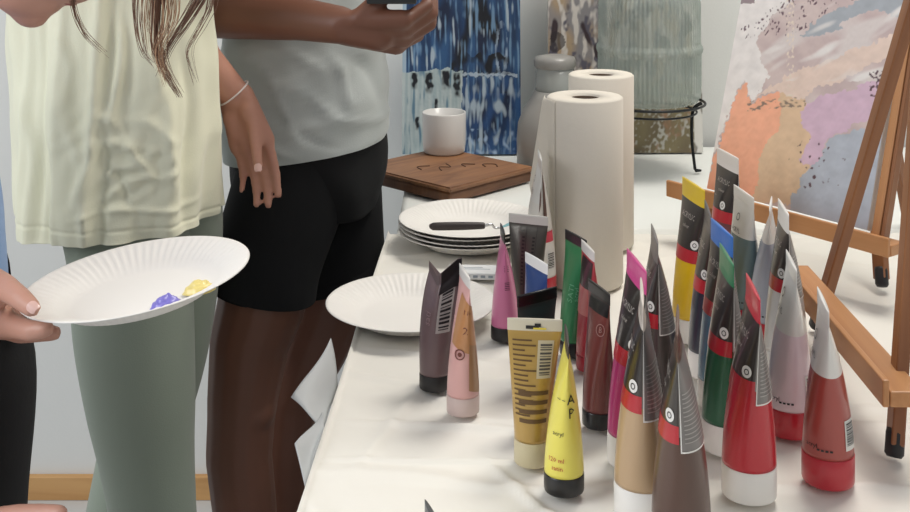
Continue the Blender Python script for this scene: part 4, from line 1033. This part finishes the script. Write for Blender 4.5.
# hair: shell plus hanging strands
M_hair = mat('brown_hair', '7d5a46', .45, vary=.35, vscale=60, sheen=.1)
M_hair2 = mat('light_brown_hair', 'a98668', .45, vary=.3, vscale=60)
def scalp(u, v):
    a = 2*PI*u; bk = max(0, -math.cos(a)); sd_ = abs(math.sin(a))
    t = PI/2-v*(1.15+.75*bk+.35*sd_)
    k = 1+.015*math.sin(a*30+v*5)
    p = V((.108*k*math.cos(t)*math.cos(a), .086*k*math.cos(t)*math.sin(a), .102*math.sin(t)))
    return HL(-.055, .140)+Rh @ p-p3.location
fixn(obj('hair', *grid(scalp, 120, 24, True), M_hair, p3))
random.seed(11)
def strands(defs, m, name):
    parts = []
    for path, count, spread, r in defs:
        for k in range(count):
            jx, jy = random.gauss(0, spread), random.gauss(0, spread*.7); ln = 1-.35*random.random()**2
            pts = []
            for i, (px, py, d) in enumerate(path):
                t = i/(len(path)-1); q = pt(px, py, d) if i < len(path)-1 else pt(path[-2][0], path[-2][1], d).lerp(pt(px, py, d), 1-(1-ln)*2)
                pinch = 1-.75*t**1.6
                pts.append((q.x+jx*pinch+.002*math.sin(k+t*4), q.y+jy*pinch, q.z+.003*math.sin(k*1.7), r*(1-.85*t)))
            parts.append(sweep(pts[:], 18, 4))
    vs, fs = join(parts); vs = [V(v)-p3.location for v in vs]
    return obj(name, vs, fs, m, p3)
d3 = 1.08
strands([([(190, -150, d3), (175, -90, d3), (163, -30, d3), (157, 20, d3), (158, 55, d3), (180, 96, d3)], 46, .0050, .0009),
         ([(205, -150, d3), (200, -80, d3), (206, -20, d3), (190, 15, d3), (170, 45, d3), (158, 74, d3)], 30, .0045, .0008),
         ([(215, -150, d3), (214, -60, d3), (212, 0, d3), (200, 28, d3), (188, 52, d3), (196, 84, d3)], 12, .0035, .0006),
         ([(150, -150, d3), (140, -80, d3), (138, -20, d3), (137, 20, d3), (143, 50, d3), (154, 66, d3)], 14, .0035, .0007),
         ([(95, -150, d3), (80, -90, d3), (74, -30, d3), (74, 5, d3), (84, 32, d3), (107, 55, d3)], 12, .0012, .0007)], M_hair, 'hair_lock')
strands([([(180, -150, d3-.01), (170, -80, d3-.01), (172, -20, d3-.01), (172, 20, d3-.01), (160, 50, d3-.01), (166, 84, d3-.01)], 18, .0070, .0008),
         ([(160, -150, d3-.01), (152, -80, d3-.01), (148, -20, d3-.01), (146, 15, d3-.01), (150, 50, d3-.01)], 14, .0050, .0007)], M_hair2, 'hair_lock')

# ------------------------------------------------------------------ small pieces hang on the part they sit on
for t in [o for o in bpy.data.objects if o.type == 'EMPTY']:
    kids = list(t.children); base = lambda o: o.name.split('.')[0]
    def first(n): 
        r = [k for k in kids if base(k) == n]
        return r[0] if r else None
    for k in kids:
        b_ = base(k); par = None
        if t.get('category') == 'paint tube':
            if b_ in ('lettering', 'round_mark', 'mark_ring'): par = first('front_label')
            elif b_ in ('fine_print', 'label_frame'): par = first('back_label')
            elif b_ == 'barcode': par = first('barcode_panel') or first('white_label')
            if par is None and b_ not in ('body', 'cap', 'seam') and b_ not in ('front_label', 'back_label', 'colour_band', 'coloured_tip', 'barcode_panel', 'white_label'): par = first('body')
        elif b_ in ('fingernail', 'lip', 'eye'): par = first('body')
        elif b_ == 'carved_mark': par = first('top_panel')
        elif b_ == 'printed_lines': par = first('wrapper')
        if par: k.parent = par
        if b_ == 'rubber_foot':
            legs = [q for q in kids if base(q) == 'leg']
            lg = min(legs, key=lambda q: (q.location-k.location).length)
            k.parent = lg; k.matrix_parent_inverse = lg.matrix_local.inverted()
